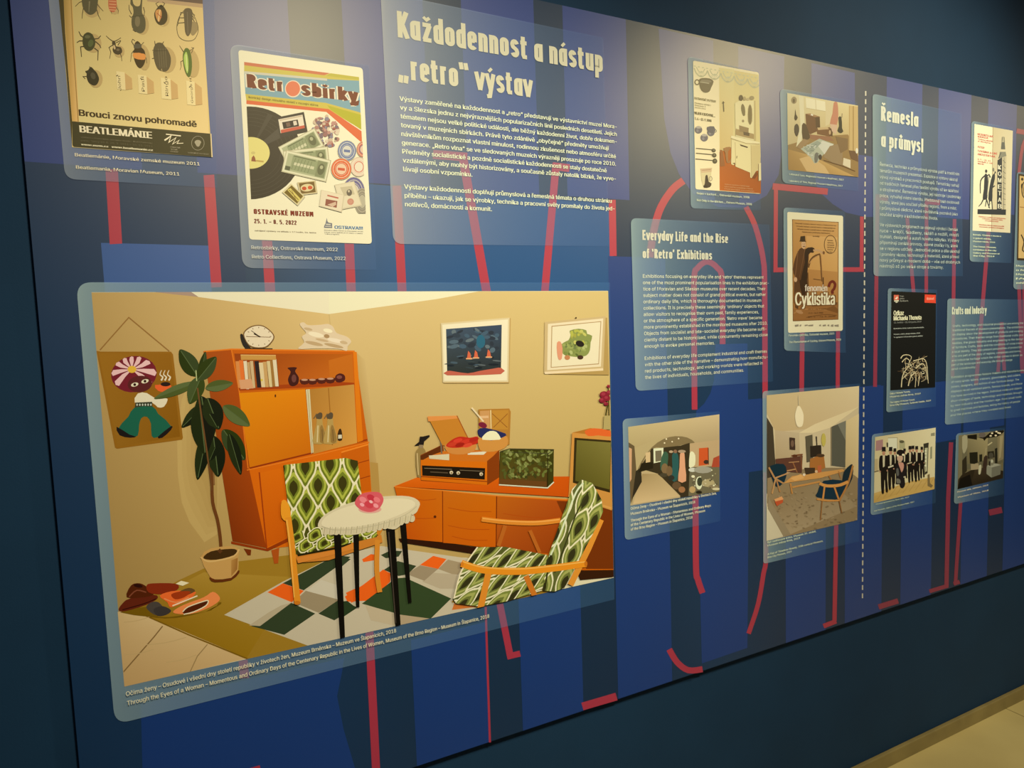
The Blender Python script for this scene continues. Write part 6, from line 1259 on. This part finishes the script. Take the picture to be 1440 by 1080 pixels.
# ------------------------------------------------------------------ group photo
white(228, 208, 146)
t = card('group_photo_card', 1224, 725, 'small photo of a group of people in black suits and top hats', 'photo print', 'captioned photo prints on the board')
view(1215, 590, 7.717)
film(t, [(85, 160), (790, 72), (776, 906), (71, 1042)], 44, (0.42, 0.67, 1.0, 0.54), (0.08, 0.28, 0.90, 0.10), (1, 0, 0, 1))
CLIP[0] = [(1230.5, 614.6), (1315.8, 601.4), (1314, 688), (1228.9, 707.3)]
s = Ink(); s.rr([(120, 190), (778, 88), (764, 755), (107, 905)], 8, (214, 186, 116)); s.grad([(120, 190), (778, 88), (768, 640), (110, 780)], (206, 178, 110), (226, 202, 134), (226, 202, 130), (214, 188, 118), 6, 5); s.poly([(108, 800), (300, 740), (500, 670), (770, 620), (764, 755), (107, 905)], (206, 160, 76)); s.grad([(108, 830), (500, 690), (764, 660), (107, 905)], (200, 154, 70), (214, 170, 86), (206, 160, 78), (196, 148, 66), 5, 3)
for k in range(9): s.line([(140 + k*70, 870 - k*18), (240 + k*64, 740 - k*12)], 4, (178, 132, 58))
s.poly([(130, 230), (206, 215), (206, 330), (126, 340)], (170, 120, 96)); s.poly([(260, 200), (362, 196), (362, 320), (262, 330)], (222, 206, 146)); s.line([(260, 200), (362, 196), (362, 320)], 5, (150, 130, 80)); s.poly([(382, 216), (444, 236), (444, 320), (384, 320)], (176, 160, 100)); s.disc((410, 240), 26, 16, (96, 86, 52)); s.poly([(244, 250), (262, 250), (262, 300), (246, 300)], (70, 60, 40)); s.poly([(645, 262), (702, 250), (690, 580), (660, 600)], (60, 54, 38)); s.poly([(660, 310), (692, 305), (684, 560), (664, 570)], (190, 176, 116)); s.poly([(726, 150), (768, 140), (768, 176), (726, 180)], (150, 136, 90)); s.poly([(720, 300), (740, 290), (738, 420), (718, 430)], (150, 140, 90))
for y in (340, 370, 410, 450, 500): s.disc((668, y), 10, 12, (226, 210, 150))
s.poly([(690, 600), (712, 590), (716, 690), (750, 716), (730, 740), (690, 720)], (130, 104, 58)); s.poly([(112, 430), (150, 425), (152, 560), (112, 570)], (190, 160, 96))
ph = s.done('photograph', t, label='photo of a bright hall with a wooden floor')
def gent(x, y, sc, hat=True, label='person in a black suit and top hat'):
    global s
    s = Ink(); K3 = (32, 27, 24); P = lambda a, b: (x + a*sc, y + b*sc)
    s.poly([P(-22, 60), P(-46, 72), P(-56, 150), P(-50, 240), P(-36, 260), P(-34, 340), P(-26, 500), P(2, 505), P(6, 360), P(14, 360), P(24, 490), P(50, 480), P(40, 330), P(46, 240), P(54, 150), P(44, 74), P(22, 60)], K3, 2)
    s.poly([P(-14, 58), P(14, 58), P(10, 190), P(-10, 200)], (206, 184, 124)); s.disc(P(0, 34), 18*sc, 26*sc, (190, 130, 84)); s.disc(P(-44, 250), 9*sc, 10*sc, (186, 130, 84)); s.disc(P(40, 240), 9*sc, 10*sc, (186, 130, 84))
    if hat: s.poly([P(-22, -40), P(22, -42), P(22, 6), P(30, 12), P(-30, 14), P(-22, 6)], (38, 32, 28), 1)
    s.done('pictured_person', ph, label=label)
for x, y, sc in ((440, 340, .60), (335, 340, .70), (532, 310, .66), (628, 320, .62)): gent(x, y, sc)
for x, y, sc in ((290, 332, .84), (500, 316, .72), (572, 316, .70)): gent(x, y, sc)
gent(215, 334, .92, True, 'person at the front in a black suit and top hat with an open coat')
s = Ink(); s.line([(112, 570), (160, 555)], 8, (60, 46, 32)); s.line([(262, 520), (320, 500)], 16, (214, 192, 134)); s.line([(470, 480), (520, 465)], 12, (206, 180, 120)); s.line([(540, 480), (556, 460)], 9, (206, 180, 120)); s.done('pictured_gloves', ph, label='pale gloves and sleeves of the group')
s = Ink(); s.poly([(360, 480), (400, 460), (450, 480), (470, 560), (440, 640), (448, 700), (425, 745), (395, 735), (385, 700), (345, 700), (350, 600), (340, 540)], (38, 32, 30), 2); s.poly([(372, 470), (425, 470), (432, 520), (410, 575), (392, 530)], (206, 142, 100), 2); s.disc((390, 420), 32, 38, (206, 160, 110)); s.disc((398, 360), 44, 34, (34, 28, 26)); s.poly([(352, 360), (446, 350), (436, 372), (362, 384)], (34, 28, 26)); s.disc((366, 390), 12, 12, (240, 226, 176)); s.disc((424, 382), 12, 12, (240, 226, 176)); s.poly([(352, 640), (390, 650), (396, 690), (356, 690)], (120, 110, 80), 2); s.poly([(350, 540), (372, 530), (380, 600), (356, 610)], (96, 90, 70), 2); s.line([(430, 625), (450, 620)], 14, (206, 186, 130)); s.done('pictured_person', ph, label='person crouching in front in a black dress and hat')
CLIP[0] = None
s = Ink(); s.text('Muzeum kloboučnictví, Nový Jičín, 2017', (130, 926), 488, 13, CAPC, .02); s.text('Hat Museum, visitors of the Museum Night, 2017', (112, 998), 544, 14, CAPC, .02); s.done('caption', t)

# ------------------------------------------------------------------ dark gallery photo
white(200, 186, 136)
t = card('dark_gallery_photo_card', 1341.6, 708.6, 'small dim photo of a gallery with white plinths, beside the top hat group', 'photo print', 'captioned photo prints on the board')
view(1335, 590, 8.305)
film(t, [(79, 164), (648, 92), (638, 872), (54, 990)], 44, (0.42, 0.67, 1.0, 0.54), (0.08, 0.28, 0.90, 0.10), (1, 0, 0, 1))
CLIP[0] = [(1348, 612), (1412, 604.5), (1410.5, 672.5), (1346.4, 688.2)]
s = Ink(); s.rr([(110, 184), (640, 122), (628, 690), (96, 815)], 8, (104, 92, 58)); s.grad([(110, 184), (640, 122), (634, 500), (106, 600)], (110, 100, 66), (118, 106, 68), (96, 86, 56), (90, 82, 54), 5, 5); s.grad([(210, 230), (450, 200), (440, 470), (210, 520)], (120, 106, 66), (150, 132, 82), (130, 114, 70), (100, 88, 54), 4, 4); s.poly([(105, 700), (150, 640), (300, 570), (450, 560), (630, 600), (628, 690), (96, 815)], (44, 36, 26)); s.grad([(300, 580), (440, 560), (600, 680), (250, 760)], (60, 48, 32), (70, 56, 38), (40, 32, 24), (44, 36, 26), 4, 4)
s.poly([(150, 200), (206, 190), (210, 320), (170, 400), (150, 330)], (150, 138, 94), 2); s.poly([(110, 190), (150, 186), (150, 640), (104, 700)], (110, 98, 62)); s.poly([(560, 170), (636, 160), (632, 460), (568, 490)], (126, 110, 70)); s.poly([(590, 200), (630, 180), (600, 440), (580, 460)], (150, 132, 84)); s.line([(450, 300), (500, 265)], 14, (176, 158, 104)); s.line([(430, 330), (410, 470)], 12, (150, 132, 84)); s.poly([(150, 480), (200, 420), (206, 600), (150, 660)], (46, 40, 28)); s.poly([(96, 815), (130, 690), (240, 640), (270, 770)], (24, 22, 16))
ph = s.done('photograph', t, label='dim photo of a gallery room')
s = Ink(); s.poly([(212, 184), (322, 172), (322, 236), (214, 218)], (30, 26, 20)); s.poly([(340, 210), (420, 200), (480, 150), (630, 124), (630, 150), (560, 200), (440, 216), (410, 250), (395, 225)], (30, 26, 20), 2); s.disc((385, 180), 40, 30, (96, 84, 66))
for x, y in ((482, 190), (542, 186), (550, 140), (574, 156), (590, 160), (500, 160)): s.disc((x, y), 14, 10, (232, 214, 160)); 
s.done('pictured_ceiling_lamps', ph, label='dark ceiling track with bright lamps')
s = Ink(); s.poly([(436, 540), (496, 560), (492, 678), (434, 634)], (130, 124, 92)); s.poly([(496, 556), (604, 530), (596, 640), (492, 678)], (106, 100, 74)); s.poly([(436, 540), (540, 510), (604, 530), (496, 560)], (150, 142, 106)); s.poly([(250, 520), (340, 510), (350, 580), (252, 590)], (150, 130, 86)); s.poly([(346, 540), (374, 534), (366, 630), (340, 636)], (176, 164, 116), 2); s.done('pictured_plinth', ph, label='white plinths standing in the gallery')
s = Ink(); s.poly([(235, 386), (330, 378), (332, 500), (290, 520), (240, 510)], (34, 32, 24)); s.poly([(350, 410), (385, 405), (382, 490), (352, 495)], (38, 36, 26)); s.poly([(446, 376), (520, 366), (530, 440), (450, 460)], (46, 40, 28)); s.poly([(532, 340), (560, 330), (562, 510), (534, 515)], (36, 34, 26)); s.poly([(405, 440), (446, 430), (430, 600), (390, 610)], (56, 42, 32), 2); s.disc((486, 420), 28, 34, (70, 64, 46)); s.disc((494, 500), 30, 36, (120, 112, 80)); s.disc((498, 486), 12, 20, (176, 168, 124)); s.poly([(462, 490), (478, 480), (480, 545), (462, 535)], (40, 36, 28)); s.done('pictured_exhibits', ph, label='dark exhibits and sculptures in the gallery')
CLIP[0] = None
s = Ink(); s.text('Muzeum skla, Jablonec, 2018', (92, 854), 452, 16, CAPC, .02); s.text('Museum of Glass, 2018', (100, 916), 456, 16, CAPC, .02); s.done('caption', t)
finish()
